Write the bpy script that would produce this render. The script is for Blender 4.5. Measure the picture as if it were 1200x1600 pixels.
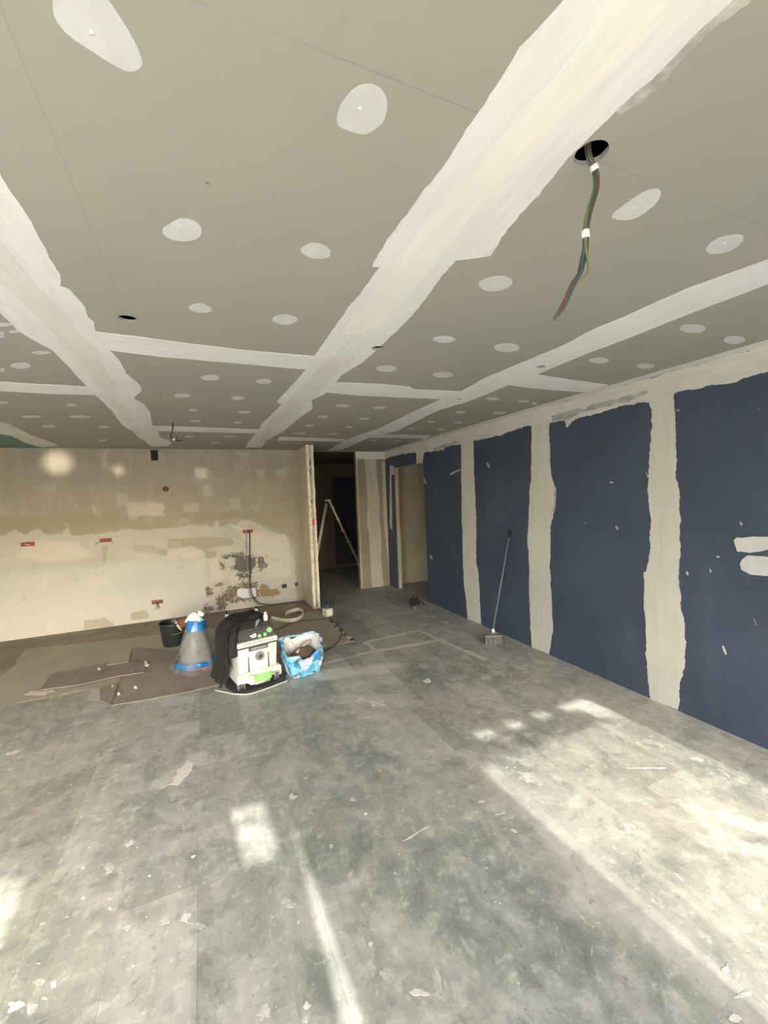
import bpy, bmesh, math, random
import numpy as np
from mathutils import Vector, Matrix, Euler
from mathutils.noise import noise as pnoise

random.seed(7)
scene = bpy.context.scene
for o in list(bpy.data.objects):
    bpy.data.objects.remove(o)
COL = scene.collection

# ------------------------------------------------------------------ camera
FPX = 653.8
YAW, PITCH, ROLL = math.radians(23.492), math.radians(-2.225), math.radians(-2.29)
CAM = Vector((0, 0, 1.65))
_f = Vector((math.sin(YAW) * math.cos(PITCH), math.cos(YAW) * math.cos(PITCH), math.sin(PITCH)))
_r0 = Vector((math.cos(YAW), -math.sin(YAW), 0)); _u0 = _r0.cross(_f)
_r = math.cos(ROLL) * _r0 + math.sin(ROLL) * _u0
_u = -math.sin(ROLL) * _r0 + math.cos(ROLL) * _u0
cam_d = bpy.data.cameras.new('camera'); cam = bpy.data.objects.new('camera', cam_d); COL.objects.link(cam)
cam.matrix_world = Matrix(((_r.x, _u.x, -_f.x, CAM.x), (_r.y, _u.y, -_f.y, CAM.y), (_r.z, _u.z, -_f.z, CAM.z), (0, 0, 0, 1)))
cam_d.sensor_fit = 'VERTICAL'; cam_d.sensor_height = 24.0; cam_d.lens = 24.0 * FPX / 1600.0
cam_d.clip_start = 0.02; cam_d.clip_end = 200
scene.camera = cam

# ------------------------------------------------------------------ world, sun, exposure
SUN_DIR = Vector((-0.048, 1.0, -0.672)).normalized()
world = bpy.data.worlds.new('world'); scene.world = world; world.use_nodes = True
wn = world.node_tree.nodes; wl = world.node_tree.links
for n in list(wn): wn.remove(n)
wo = wn.new('ShaderNodeOutputWorld'); wb = wn.new('ShaderNodeBackground'); ws = wn.new('ShaderNodeTexSky')
wh = wn.new('ShaderNodeHueSaturation'); wh.inputs['Saturation'].default_value = 1.15
ws.sky_type = 'NISHITA'; ws.sun_disc = False; ws.sun_elevation = math.radians(33.9); ws.sun_rotation = math.radians(180)
ws.dust_density = 3.0
wb.inputs['Strength'].default_value = 0.80
wl.new(ws.outputs[0], wh.inputs['Color']); wl.new(wh.outputs[0], wb.inputs['Color']); wl.new(wb.outputs[0], wo.inputs['Surface'])

sd = bpy.data.lights.new('sun', 'SUN'); sun = bpy.data.objects.new('sun', sd); COL.objects.link(sun)
sd.energy = 3.0; sd.angle = math.radians(0.8); sd.color = (1.0, 0.94, 0.83)
sun.location = (0, -10, 8); sun.rotation_euler = SUN_DIR.to_track_quat('-Z', 'Y').to_euler()

def portal(x0, x1, z0, z1, y):
    a = bpy.data.lights.new('window_portal', 'AREA'); a.shape = 'RECTANGLE'; a.size = x1 - x0; a.size_y = z1 - z0
    a.cycles.is_portal = True
    ob = bpy.data.objects.new('window_portal', a); COL.objects.link(ob)
    ob.location = ((x0 + x1) / 2, y, (z0 + z1) / 2); ob.rotation_euler = (math.radians(90), 0, 0)

def glint(target, src, size_deg, blend, power, col=(1, 0.86, 0.62)):
    l = bpy.data.lights.new('glint_spot', 'SPOT'); l.energy = power; l.spot_size = math.radians(size_deg); l.spot_blend = blend
    l.color = col; l.shadow_soft_size = 0.06
    ob = bpy.data.objects.new('glint_spot', l); COL.objects.link(ob); ob.location = src
    ob.rotation_euler = (Vector(target) - Vector(src)).to_track_quat('-Z', 'Y').to_euler()

vs = scene.view_settings
vs.view_transform = 'Standard'; vs.look = 'None'; vs.gamma = 1.0; vs.use_curve_mapping = False
vs.exposure = 1.86

# ------------------------------------------------------------------ dimensions of the room
H = 2.447; XR = 3.104; YB = 6.79; YT = 7.0; YF = -0.8; XL = -4.0; YC = 9.5; KZ = -0.008
OPEN = [(-3.3, -1.75), (-1.25, 0.533), (1.53, 2.88)]   # openings of the garden side behind the camera
TOPZ = 2.25

def ray(x, y): return _f + (x - 600) / FPX * _r - (y - 800) / FPX * _u
def hit(x, y, ax, v):
    d = ray(x, y); t = (v - CAM[ax]) / d[ax]; return CAM + t * d
def fl(x, y, z=0.0): p = hit(x, y, 2, z); return (p.x, p.y)
def ce(x, y): p = hit(x, y, 2, H); return (p.x, p.y)
def rw(x, y): p = hit(x, y, 0, XR); return (p.y, p.z)
def bw(x, y): p = hit(x, y, 1, YB); return (p.x, p.z)
def tw(x, y): p = hit(x, y, 1, YT); return (p.x, p.z)

# ------------------------------------------------------------------ materials
MATS = {}
class NT:
    def __init__(s, name):
        s.m = bpy.data.materials.new(name); s.m.use_nodes = True
        s.n = s.m.node_tree.nodes; s.l = s.m.node_tree.links
        s.b = s.n['Principled BSDF']; s._pos = None; s._obj = None
    def node(s, t, **k):
        n = s.n.new(t)
        for a, v in k.items(): setattr(n, a, v)
        return n
    def put(s, sock, v):
        if hasattr(v, 'is_output') or isinstance(v, bpy.types.NodeSocket): s.l.new(v, sock)
        else: sock.default_value = v
    def pos(s):
        if not s._pos: s._pos = s.node('ShaderNodeNewGeometry').outputs['Position']
        return s._pos
    def obj(s):
        if not s._obj: s._obj = s.node('ShaderNodeTexCoord').outputs['Object']
        return s._obj
    def math(s, op, a, b=0.0, c=0.0, clamp=False):
        n = s.node('ShaderNodeMath', operation=op, use_clamp=clamp)
        s.put(n.inputs[0], a); s.put(n.inputs[1], b); s.put(n.inputs[2], c); return n.outputs[0]
    def vmath(s, op, a, b=None, scale=None):
        n = s.node('ShaderNodeVectorMath', operation=op); s.put(n.inputs[0], a)
        if b is not None: s.put(n.inputs[1], b)
        if scale is not None: s.put(n.inputs['Scale'], scale)
        return n.outputs['Value'] if op in ('DOT_PRODUCT', 'LENGTH') else n.outputs[0]
    def scaled(s, vec, sc): return s.vmath('MULTIPLY', vec, sc)
    def noise(s, vec, scale, detail=3.0, rough=0.55, dist=0.0):
        n = s.node('ShaderNodeTexNoise'); s.put(n.inputs['Vector'], vec); n.inputs['Scale'].default_value = scale
        n.inputs['Detail'].default_value = detail; n.inputs['Roughness'].default_value = rough; n.inputs['Distortion'].default_value = dist
        return n.outputs['Fac']
    def ramp(s, v, a, b, lo=0.0, hi=1.0):
        n = s.node('ShaderNodeMapRange', interpolation_type='SMOOTHSTEP'); s.put(n.inputs['Value'], v)
        n.inputs['From Min'].default_value = a; n.inputs['From Max'].default_value = b
        n.inputs['To Min'].default_value = lo; n.inputs['To Max'].default_value = hi
        return n.outputs[0]
    def mix(s, f, a, b):
        n = s.node('ShaderNodeMix', data_type='RGBA')
        s.put(n.inputs[0], f)
        for i, v in ((6, a), (7, b)):
            if isinstance(v, (tuple, list)): v = (*v[:3], 1.0)
            s.put(n.inputs[i], v)
        return n.outputs[2]
    def scalecol(s, col, f):
        n = s.node('ShaderNodeVectorMath', operation='SCALE')
        s.put(n.inputs[0], tuple(col[:3]) if isinstance(col, (tuple, list)) else col); s.put(n.inputs['Scale'], f); return n.outputs[0]
    def bump(s, h, strength=0.2, dist=0.005):
        n = s.node('ShaderNodeBump'); n.inputs['Strength'].default_value = strength; n.inputs['Distance'].default_value = dist
        s.put(n.inputs['Height'], h); s.l.new(n.outputs[0], s.b.inputs['Normal'])
    def done(s, col, rough=0.7, **k):
        if isinstance(col, (tuple, list)): col = (*col[:3], 1.0)
        s.put(s.b.inputs['Base Color'], col); s.put(s.b.inputs['Roughness'], rough)
        for a, v in k.items(): s.put(s.b.inputs[a.replace('_', ' ')], v)
        return s.m

def plain(name, col, rough=0.6, var=0.12, scale=14.0, bump=0.0, stretch=(1, 1, 1), **k):
    if name in MATS: return MATS[name]
    t = NT(name)
    v = t.scaled(t.pos(), stretch)
    f = t.ramp(t.noise(v, scale, 4.0), 0.25, 0.75, 1 - var, 1 + var)
    if bump: t.bump(t.noise(v, scale * 4, 3.0), bump)
    MATS[name] = t.done(t.scalecol(col, f), rough, **k)
    return MATS[name]

def compound(name, col, stretch, var=0.05):
    """joint compound with long trowel streaks"""
    t = NT(name)
    a = t.noise(t.scaled(t.pos(), stretch), 5.0, 5.0, 0.6)
    b = t.noise(t.pos(), 2.3, 3.0)
    f = t.math('ADD', t.ramp(a, 0.3, 0.7, 1 - var, 1 + var), t.ramp(b, 0.3, 0.7, -0.04, 0.04))
    t.bump(a, 0.25, 0.002)
    return t.done(t.scalecol(col, f), 0.75)

C_LIGHT = (0.705, 0.72, 0.71)
MATS['comp_y'] = compound('compound_lengthwise', C_LIGHT, (7, 0.7, 1))
MATS['comp_x'] = compound('compound_crosswise', C_LIGHT, (0.7, 7, 1))
MATS['comp_z'] = compound('compound_upright', (0.59, 0.59, 0.54), (4, 7, 0.5))
MATS['comp_wall'] = compound('compound_wall_top', (0.60, 0.605, 0.56), (2, 0.8, 6), 0.07)
MATS['comp2_y'] = compound('second_coat_lengthwise', (0.655, 0.665, 0.63), (7, 0.6, 1), 0.04)
MATS['comp2_x'] = compound('second_coat_crosswise', (0.75, 0.75, 0.71), (7, 0.6, 1), 0.04)
MATS['filler'] = compound('screw_filler', (0.555, 0.575, 0.575), (4, 1.5, 1), 0.06)

def board_mat():
    t = NT('plasterboard_paper')
    n1 = t.noise(t.pos(), 0.9, 3.0); n2 = t.noise(t.pos(), 60.0, 3.0)
    c = t.mix(t.ramp(n1, 0.3, 0.7), (0.312, 0.312, 0.272), (0.338, 0.330, 0.290))
    dots = t.node('ShaderNodeTexVoronoi'); t.put(dots.inputs['Vector'], t.pos()); dots.inputs['Scale'].default_value = 3.2
    c = t.mix(t.ramp(dots.outputs['Distance'], 0.012, 0.020, 0.75, 0.0), c, (0.08, 0.08, 0.08))
    # the setting-out pencil line across the boards
    sx = t.node('ShaderNodeSeparateXYZ'); t.put(sx.inputs[0], t.pos())
    d = t.math('ABSOLUTE', t.math('SUBTRACT', sx.outputs[1], 0.745))
    ln = t.math('MULTIPLY', t.ramp(d, 0.0015, 0.0035, 1, 0), t.ramp(t.noise(t.pos(), 5.0), 0.35, 0.6, 0.1, 0.45))
    c = t.mix(ln, c, (0.20, 0.22, 0.24))
    d = t.math('ABSOLUTE', t.math('ADD', sx.outputs[0], 0.25))
    ln = t.math('MULTIPLY', t.ramp(d, 0.001, 0.0025, 1, 0), 0.3)
    c = t.mix(ln, c, (0.20, 0.21, 0.20))
    t.bump(n2, 0.05, 0.001)
    return t.done(c, 0.8)
MATS['board'] = board_mat()

def blue_mat():
    t = NT('blue_plasterboard')
    n1 = t.noise(t.pos(), 1.4, 4.0)
    c = t.mix(t.ramp(n1, 0.3, 0.7), (0.046, 0.065, 0.106), (0.058, 0.085, 0.134))
    n2 = t.noise(t.scaled(t.pos(), (1, 1, 0.4)), 3.0, 5.0, 0.7)
    c = t.mix(t.ramp(n2, 0.56, 0.80, 0, 0.10), c, (0.35, 0.36, 0.36))
    fl_ = t.node('ShaderNodeTexVoronoi'); t.put(fl_.inputs['Vector'], t.scaled(t.pos(), (1, 1, 0.5))); fl_.inputs['Scale'].default_value = 5
    c = t.mix(t.ramp(fl_.outputs['Distance'], 0.015, 0.03, 0.5, 0), c, (0.4, 0.4, 0.4))
    return t.done(c, 0.62)
MATS['blue'] = blue_mat()
MATS['green_board'] = plain('green_plasterboard', (0.13, 0.25, 0.17), 0.8)
MATS['thin'] = plain('thin_skim', (0.42, 0.42, 0.39), 0.8, 0.3, 30)

def floor_mat(name, dark=1.0):
    t = NT(name)
    p = t.pos()
    px2 = t.vmath('MULTIPLY', p, (1, 1, 0))
    n1 = t.noise(px2, 1.1, 5.0, 0.6, 0.4)
    n2 = t.noise(px2, 5.5, 6.0, 0.65, 0.6)
    n3 = t.noise(px2, 22.0, 5.0, 0.7)
    n4 = t.noise(t.vmath('MULTIPLY', p, (9, 3, 0)), 7.0, 4.0, 0.6)
    nd = t.noise(t.vmath('MULTIPLY', t.vmath('ADD', px2, t.scalecol(px2, 0.0)), (3.0, 1.2, 0)), 1.6, 6.0, 0.7, 1.2)
    c = t.mix(t.ramp(n1, 0.32, 0.68), (0.150, 0.165, 0.148), (0.245, 0.240, 0.215))
    c = t.mix(t.ramp(nd, 0.40, 0.70, 0.0, 0.65), c, (0.31, 0.305, 0.278))
    c = t.mix(t.ramp(n2, 0.45, 0.68, 0.0, 0.60), c, (0.335, 0.335, 0.310))
    c = t.mix(t.ramp(n2, 0.30, 0.45, 0.60, 0.0), c, (0.105, 0.115, 0.110))
    c = t.mix(t.ramp(n3, 0.56, 0.72, 0.0, 0.55), c, (0.42, 0.42, 0.39))
    c = t.mix(t.ramp(n3, 0.30, 0.40, 0.55, 0.0), c, (0.085, 0.092, 0.090))
    c = t.mix(t.ramp(n4, 0.55, 0.75, 0.0, 0.35), c, (0.37, 0.365, 0.34))
    n5 = t.noise(px2, 48.0, 4.0, 0.75); n6 = t.noise(px2, 11.0, 5.0, 0.75, 0.3)
    c = t.mix(t.ramp(n6, 0.52, 0.66, 0.0, 0.50), c, (0.37, 0.372, 0.345))
    c = t.mix(t.ramp(n6, 0.33, 0.45, 0.50, 0.0), c, (0.125, 0.132, 0.128))
    c = t.mix(t.ramp(n5, 0.30, 0.40, 0.55, 0.0), c, (0.09, 0.095, 0.095))
    c = t.mix(t.ramp(n5, 0.60, 0.72, 0.0, 0.55), c, (0.44, 0.44, 0.41))
    # fine plaster specks trodden into the surface
    for sc, lo, hi, st in ((17.0, 0.03, 0.06, 0.75), (44.0, 0.05, 0.10, 0.6)):
        v = t.node('ShaderNodeTexVoronoi'); t.put(v.inputs['Vector'], t.vmath('ADD', px2, t.scalecol(t.pos(), 0.0)))
        v.inputs['Scale'].default_value = sc
        m = t.math('MULTIPLY', t.ramp(v.outputs['Distance'], lo, hi, st, 0), t.ramp(t.noise(px2, 1.7, 2.0), 0.45, 0.62))
        c = t.mix(m, c, (0.50, 0.50, 0.47))
    # trails of plaster dust swept or taped on the floor (x0, y0, x1, y1, half width, strength)
    segs = [(1.63, 4.408, 2.347, 4.454, .030, .9), (1.63, 4.408, 1.621, 4.10, .03, .8), (1.60, 4.09, 2.40, 4.04, .05, .9),
            (2.347, 4.454, 2.38, 4.04, .03, .8), (2.38, 4.04, 2.477, 3.36, .035, .75), (0.90, 4.02, 1.62, 4.11, .035, .75),
            (1.62, 4.05, 1.60, 3.80, .05, .4), (1.00, 3.78, 1.60, 3.62, .15, .8), (1.05, 3.50, 1.45, 3.40, .10, .4),
            (0.95, 3.25, 1.35, 3.05, .09, .4), (1.9, 5.9, 2.3, 5.3, .05, .35), (-0.30, 2.78, -0.10, 2.95, .06, .45),
            (2.1, 5.2, 2.6, 5.25, .06, .3), (-0.9, 4.3, -0.2, 3.85, .09, .35), (0.1, 3.75, 0.6, 3.72, .12, .3),
            (1.48, 1.9, 1.47, 0.7, .10, .25), (2.2, 1.3, 2.5, 0.9, .05, .4), (2.05, 1.15, 2.5, 0.75, .05, .35)]
    wob = t.math('MULTIPLY', t.math('SUBTRACT', t.noise(px2, 6.0, 5.0, 0.7), 0.5), 0.10)
    tot = None
    for (x0, y0, x1, y1, w, st) in segs:
        L2 = (x1 - x0) ** 2 + (y1 - y0) ** 2
        pa = t.vmath('SUBTRACT', px2, (x0, y0, 0))
        h = t.math('MULTIPLY', t.vmath('DOT_PRODUCT', pa, (x1 - x0, y1 - y0, 0)), 1 / L2, clamp=True)
        q = t.vmath('SUBTRACT', pa, t.scalecol((x1 - x0, y1 - y0, 0), h))
        d = t.math('ADD', t.vmath('LENGTH', q), t.math('MULTIPLY', wob, 1.0 if w > .04 else 0.35))
        m = t.ramp(d, w * 0.45, w * 1.15, st, 0)
        tot = m if tot is None else t.math('MAXIMUM', tot, m)
    tot = t.math('MULTIPLY', tot, t.ramp(n3, 0.25, 0.6, 0.55, 1.0))
    c = t.mix(tot, c, (0.43, 0.425, 0.395))
    oi = t.node('ShaderNodeObjectInfo')
    c = t.vmath('MULTIPLY', c, (1.25, 1.285, 1.30))
    c = t.scalecol(c, t.math('MULTIPLY', t.ramp(oi.outputs['Random'], 0.02, 0.16, 0.84 * dark, 1.0 * dark), t.ramp(oi.outputs['Random'], 0.2, 1.0, 0.97, 1.10)))
    t.bump(t.math('ADD', n3, t.math('MULTIPLY', n2, 1.5)), 0.25, 0.002)
    return t.done(c, t.ramp(n2, 0.3, 0.7, 0.42, 0.68))
MATS['floor'] = floor_mat('dusty_grey_floor')

def screed_mat(name, a, b, spots):
    t = NT(name)
    n1 = t.noise(t.pos(), 2.2, 5.0, 0.65, 0.5); n2 = t.noise(t.pos(), 14.0, 5.0, 0.7)
    c = t.mix(t.ramp(n1, 0.3, 0.7), a, b)
    c = t.mix(t.ramp(n2, 0.58, 0.76, 0, 0.4), c, spots)
    c = t.mix(t.ramp(n2, 0.25, 0.38, 0.4, 0), c, tuple(x * .5 for x in a))
    t.bump(n2, 0.4, 0.003)
    return t.done(c, 0.85)
MATS['screed'] = screed_mat('bare_brown_screed', (0.205, 0.168, 0.135), (0.315, 0.268, 0.218), (0.44, 0.41, 0.35))
MATS['screed_pale'] = screed_mat('pale_levelling_screed', (0.33, 0.305, 0.25), (0.40, 0.37, 0.30), (0.50, 0.47, 0.40))
MATS['hardboard'] = screed_mat('dirty_brown_hardboard', (0.20, 0.165, 0.14), (0.29, 0.252, 0.218), (0.40, 0.38, 0.35))
MATS['wall_cream'] = plain('old_cream_wall', (0.56, 0.52, 0.43), 0.75, 0.10, 2.0, 0.1)
MATS['wall_tan'] = plain('tan_unpainted_wall', (0.40, 0.36, 0.265), 0.8, 0.14, 1.6, 0.1)
MATS['wall_grey'] = plain('grey_plasterboard_wall', (0.235, 0.215, 0.18), 0.8, 0.12, 1.5, 0.05)
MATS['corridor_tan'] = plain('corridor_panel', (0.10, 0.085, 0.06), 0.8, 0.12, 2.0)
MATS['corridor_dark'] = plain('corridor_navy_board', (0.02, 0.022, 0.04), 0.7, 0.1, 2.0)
MATS['brown_dark'] = plain('dark_brown_wood', (0.10, 0.07, 0.045), 0.7)
MATS['black'] = plain('black_plastic', (0.012, 0.012, 0.013), 0.5, 0.2)
MATS['void'] = plain('dark_void', (0.01, 0.01, 0.01), 0.9)
MATS['redbox'] = plain('red_brown_box', (0.22, 0.055, 0.045), 0.6, 0.2, 40)
MATS['white'] = plain('white_plastic', (0.75, 0.76, 0.74), 0.45, 0.05)
MATS['plaster'] = plain('plaster_splash', (0.56, 0.555, 0.52), 0.85, 0.12, 60)
MATS['terrace'] = plain('terrace_paving', (0.44, 0.455, 0.44), 0.9)
MATS['render'] = plain('outside_render', (0.6, 0.58, 0.53), 0.9)
MATS['alu'] = plain('worn_aluminium', (0.36, 0.36, 0.34), 0.38, 0.15, 30, Metallic=0.75)

# ------------------------------------------------------------------ mesh helpers
def link(name, me, mat=None, parent=None, smooth=False):
    ob = bpy.data.objects.new(name, me); COL.objects.link(ob)
    if mat is not None: me.materials.append(MATS[mat] if isinstance(mat, str) else mat)
    if parent is not None: ob.parent = parent
    if smooth: me.polygons.foreach_set('use_smooth', [True] * len(me.polygons))
    return ob
def from_bm(name, bm, mat=None, parent=None, smooth=False, recalc=True):
    if recalc: bmesh.ops.recalc_face_normals(bm, faces=bm.faces)
    me = bpy.data.meshes.new(name); bm.to_mesh(me); bm.free()
    return link(name, me, mat, parent, smooth)
def bm_box(bm, x0, x1, y0, y1, z0, z1, bevel=0.0, mtx=None):
    vs_ = [bm.verts.new((x, y, z)) for x in (x0, x1) for y in (y0, y1) for z in (z0, z1)]
    fs = []
    for q in ((0, 1, 3, 2), (4, 6, 7, 5), (0, 4, 5, 1), (2, 3, 7, 6), (0, 2, 6, 4), (1, 5, 7, 3)):
        fs.append(bm.faces.new([vs_[i] for i in q]))
    if bevel:
        es = list({e for f in fs for e in f.edges})
        r_ = bmesh.ops.bevel(bm, geom=es, offset=bevel, segments=2, affect='EDGES', profile=0.6)
        vs_ = list({v for f in r_['faces'] for v in f.verts} | {v for v in vs_ if v.is_valid})
    if mtx is not None: bmesh.ops.transform(bm, matrix=mtx, verts=vs_)
def box(name, x0, x1, y0, y1, z0, z1, mat, parent=None, bevel=0.0):
    bm = bmesh.new(); bm_box(bm, x0, x1, y0, y1, z0, z1, bevel); return from_bm(name, bm, mat, parent)
def tag(o, label=None, cat=None, group=None, kind=None):
    if label: o['label'] = label
    if cat: o['category'] = cat
    if group: o['group'] = group
    if kind: o['kind'] = kind
    return o
def thing(name, loc, rz, label, cat, group=None):
    o = bpy.data.objects.new(name, None); COL.objects.link(o); o.empty_display_size = 0.05
    o.location = loc; o.rotation_euler = (0, 0, rz); return tag(o, label, cat, group)
def structure(o): o['kind'] = 'structure'; return o

def jag(pts, amp=0.006, step=0.03, seed=0, keep=None):
    """closed outline with a ragged, trowelled edge"""
    out = []; n = len(pts)
    for i in range(n):
        a = Vector(pts[i]); b = Vector(pts[(i + 1) % n]); d = b - a; L = d.length
        if L < 1e-6: continue
        k = max(1, int(L / step)); nr = Vector((-d.y, d.x)) / L
        for j in range(k):
            t_ = j / k; p = a + d * t_
            if keep and keep(p): out.append(p); continue
            s = pnoise(Vector((p.x * 9 + seed, p.y * 9, seed * 1.7))) + 0.7 * pnoise(Vector((p.x * 31, p.y * 31 + seed, 3.1))) + 0.45 * pnoise(Vector((p.x * 85, p.y * 85 + seed, 9.1)))
            out.append(p + nr * s * amp)
    return out
def chaikin(pts, n=2):
    for _ in range(n):
        q = []
        for i in range(len(pts)):
            a = Vector(pts[i]); b = Vector(pts[(i + 1) % len(pts)])
            q += [a * 0.75 + b * 0.25, a * 0.25 + b * 0.75]
        pts = q
    return pts
def emb(plane, t):
    if plane == 'ceil': return lambda p: Vector((p[0], p[1], H - t))
    if plane == 'rw': return lambda p: Vector((XR - t, p[0], p[1]))
    if plane == 'bw': return lambda p: Vector((p[0], YB - t, p[1]))
    if plane == 'tw': return lambda p: Vector((p[0], YT - t, p[1]))
    if plane == 'floor': return lambda p: Vector((p[0], p[1], t))
    if plane == 'kfloor': return lambda p: Vector((p[0], p[1], KZ + t))
from mathutils.geometry import delaunay_2d_cdt
def fill_bm(loops, E0, E1):
    """face at E1 bounded by loops (first outer, others holes) with side walls back to E0"""
    co, ed = [], []
    for lp in loops:
        b = len(co); co += [Vector((p[0], p[1])) for p in lp]; ed += [(b + k, b + (k + 1) % len(lp)) for k in range(len(lp))]
    vo, _, fo, *_r2 = delaunay_2d_cdt(co, ed, [], 0, 1e-6)
    bm = bmesh.new(); V = [bm.verts.new(E1(p)) for p in vo]
    def parity(lp, cx, cy):
        a_ = np.array([(p[0], p[1]) for p in lp]); b_ = np.roll(a_, -1, 0); m_ = (a_[:, 1] > cy) != (b_[:, 1] > cy); a_ = a_[m_]; b_ = b_[m_]
        return np.count_nonzero(cx < (b_[:, 0] - a_[:, 0]) * (cy - a_[:, 1]) / (b_[:, 1] - a_[:, 1]) + a_[:, 0]) % 2
    for f_ in fo:
        cx, cy = sum(vo[i][0] for i in f_) / 3, sum(vo[i][1] for i in f_) / 3     # keep what is inside the outline and in no hole
        if not parity(loops[0], cx, cy) or any(parity(h_, cx, cy) for h_ in loops[1:]): continue
        try: bm.faces.new([V[i] for i in f_])
        except ValueError: pass
    low = {}; vid = {v: i for i, v in enumerate(V)}
    for e in [e for e in bm.edges if len(e.link_faces) == 1]:
        q = []
        for v in e.verts:
            i = vid[v]
            if i not in low: low[i] = bm.verts.new(E0(vo[i]))
            q.append(low[i])
        bm.faces.new((e.verts[0], e.verts[1], q[1], q[0]))
    bmesh.ops.delete(bm, geom=[v for v in bm.verts if not v.link_faces], context='VERTS')
    return bm
def sheet(name, pts, plane, t, mat, parent, amp=0.006, step=0.03, seed=None, inset=None, smooth_n=0):
    """thin proud patch with thickness t lying on a plane of the room, edges feathered"""
    if seed is None: seed = random.uniform(0, 50)
    if smooth_n: pts = chaikin([Vector(p) for p in pts], smooth_n)
    if amp: pts = jag(pts, amp, step, seed)
    pts = [Vector(p) for p in pts]
    bm = fill_bm([pts], emb(plane, 0.0), emb(plane, t))
    return from_bm(name, bm, mat, parent)

def tube(bm, pts, r, seg=8, closed=False, caps=True):
    pts = [Vector(p) for p in pts]; n = len(pts)
    rr = r if isinstance(r, (list, tuple)) else [r] * n
    rings = []; prev = None
    for i, p in enumerate(pts):
        a = pts[(i - 1) % n] if (closed or i > 0) else p; b = pts[(i + 1) % n] if (closed or i < n - 1) else p
        d = (b - a).normalized()
        if prev is None:
            up = Vector((0, 0, 1)) if abs(d.z) < 0.9 else Vector((1, 0, 0)); s = d.cross(up).normalized()
        else:
            s = (prev - d * prev.dot(d)).normalized()
        prev = s; t_ = d.cross(s)
        rings.append([bm.verts.new(p + rr[i] * (math.cos(2 * math.pi * k / seg) * s + math.sin(2 * math.pi * k / seg) * t_)) for k in range(seg)])
    m = n if closed else n - 1
    for i in range(m):
        A, B = rings[i], rings[(i + 1) % n]
        for k in range(seg): bm.faces.new((A[k], A[(k + 1) % seg], B[(k + 1) % seg], B[k]))
    if caps and not closed:
        bm.faces.new(rings[0][::-1]); bm.faces.new(rings[-1])
def spline(pts, sub=6):
    P = [Vector(p) for p in pts]; out = []
    for i in range(len(P) - 1):
        p0 = P[max(i - 1, 0)]; p1 = P[i]; p2 = P[i + 1]; p3 = P[min(i + 2, len(P) - 1)]
        for k in range(sub):
            t_ = k / sub
            out.append(0.5 * ((2 * p1) + (p2 - p0) * t_ + (2 * p0 - 5 * p1 + 4 * p2 - p3) * t_ ** 2 + (3 * p1 - p0 - 3 * p2 + p3) * t_ ** 3))
    out.append(P[-1]); return out
def tube_ob(name, pts, r, mat, parent=None, seg=8, sub=6):
    bm = bmesh.new(); tube(bm, spline(pts, sub) if sub else pts, r, seg); return from_bm(name, bm, mat, parent, True)
def lathe(bm, prof, seg=24, mtx=None, wob=None, cap0=True, cap1=True):
    rings = []
    for i, (r, z) in enumerate(prof):
        ring = []
        for k in range(seg):
            a = 2 * math.pi * k / seg; q = r * (wob(a, z) if wob else 1)
            v = Vector((q * math.cos(a), q * math.sin(a), z))
            ring.append(bm.verts.new(mtx @ v if mtx else v))
        rings.append(ring)
    for i in range(len(rings) - 1):
        for k in range(seg): bm.faces.new((rings[i][k], rings[i][(k + 1) % seg], rings[i + 1][(k + 1) % seg], rings[i + 1][k]))
    if cap0 and prof[0][0] > 1e-5: bm.faces.new(rings[0][::-1])
    if cap1 and prof[-1][0] > 1e-5: bm.faces.new(rings[-1])
def lathe_ob(name, prof, mat, parent=None, seg=24, mtx=None, wob=None, smooth=True, **k):
    bm = bmesh.new(); lathe(bm, prof, seg, mtx, wob, **k); return from_bm(name, bm, mat, parent, smooth)
def auto(ob, ang=35):
    """shade smooth but keep hard edges"""
    me = ob.data; me.polygons.foreach_set('use_smooth', [True] * len(me.polygons))
    bm = bmesh.new(); bm.from_mesh(me)
    for e in bm.edges:
        if len(e.link_faces) == 2 and e.calc_face_angle(0) > math.radians(ang): e.smooth = False
    bm.to_mesh(me); bm.free(); return ob
def grid_ob(name, rows, mat, parent=None, closed=False):
    bm = bmesh.new(); V = [[bm.verts.new(p) for p in r_] for r_ in rows]
    for i in range(len(V) - 1):
        m = len(V[i])
        for j in range(m if closed else m - 1):
            bm.faces.new((V[i][j], V[i][(j + 1) % m], V[i + 1][(j + 1) % m], V[i + 1][j]))
    return from_bm(name, bm, mat, parent, True)
def text_ob(name, body, size, mat, parent, mtx, depth=0.0006):
    cu = bpy.data.curves.new('t', 'FONT'); cu.body = body; cu.size = size; cu.align_x = 'CENTER'; cu.align_y = 'CENTER'; cu.extrude = depth
    ob = bpy.data.objects.new('t', cu); COL.objects.link(ob); bpy.context.view_layer.update()
    me = bpy.data.meshes.new_from_object(ob.evaluated_get(bpy.context.evaluated_depsgraph_get()))
    bpy.data.objects.remove(ob); me.transform(mtx)
    return link(name, me, mat, parent)

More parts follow.
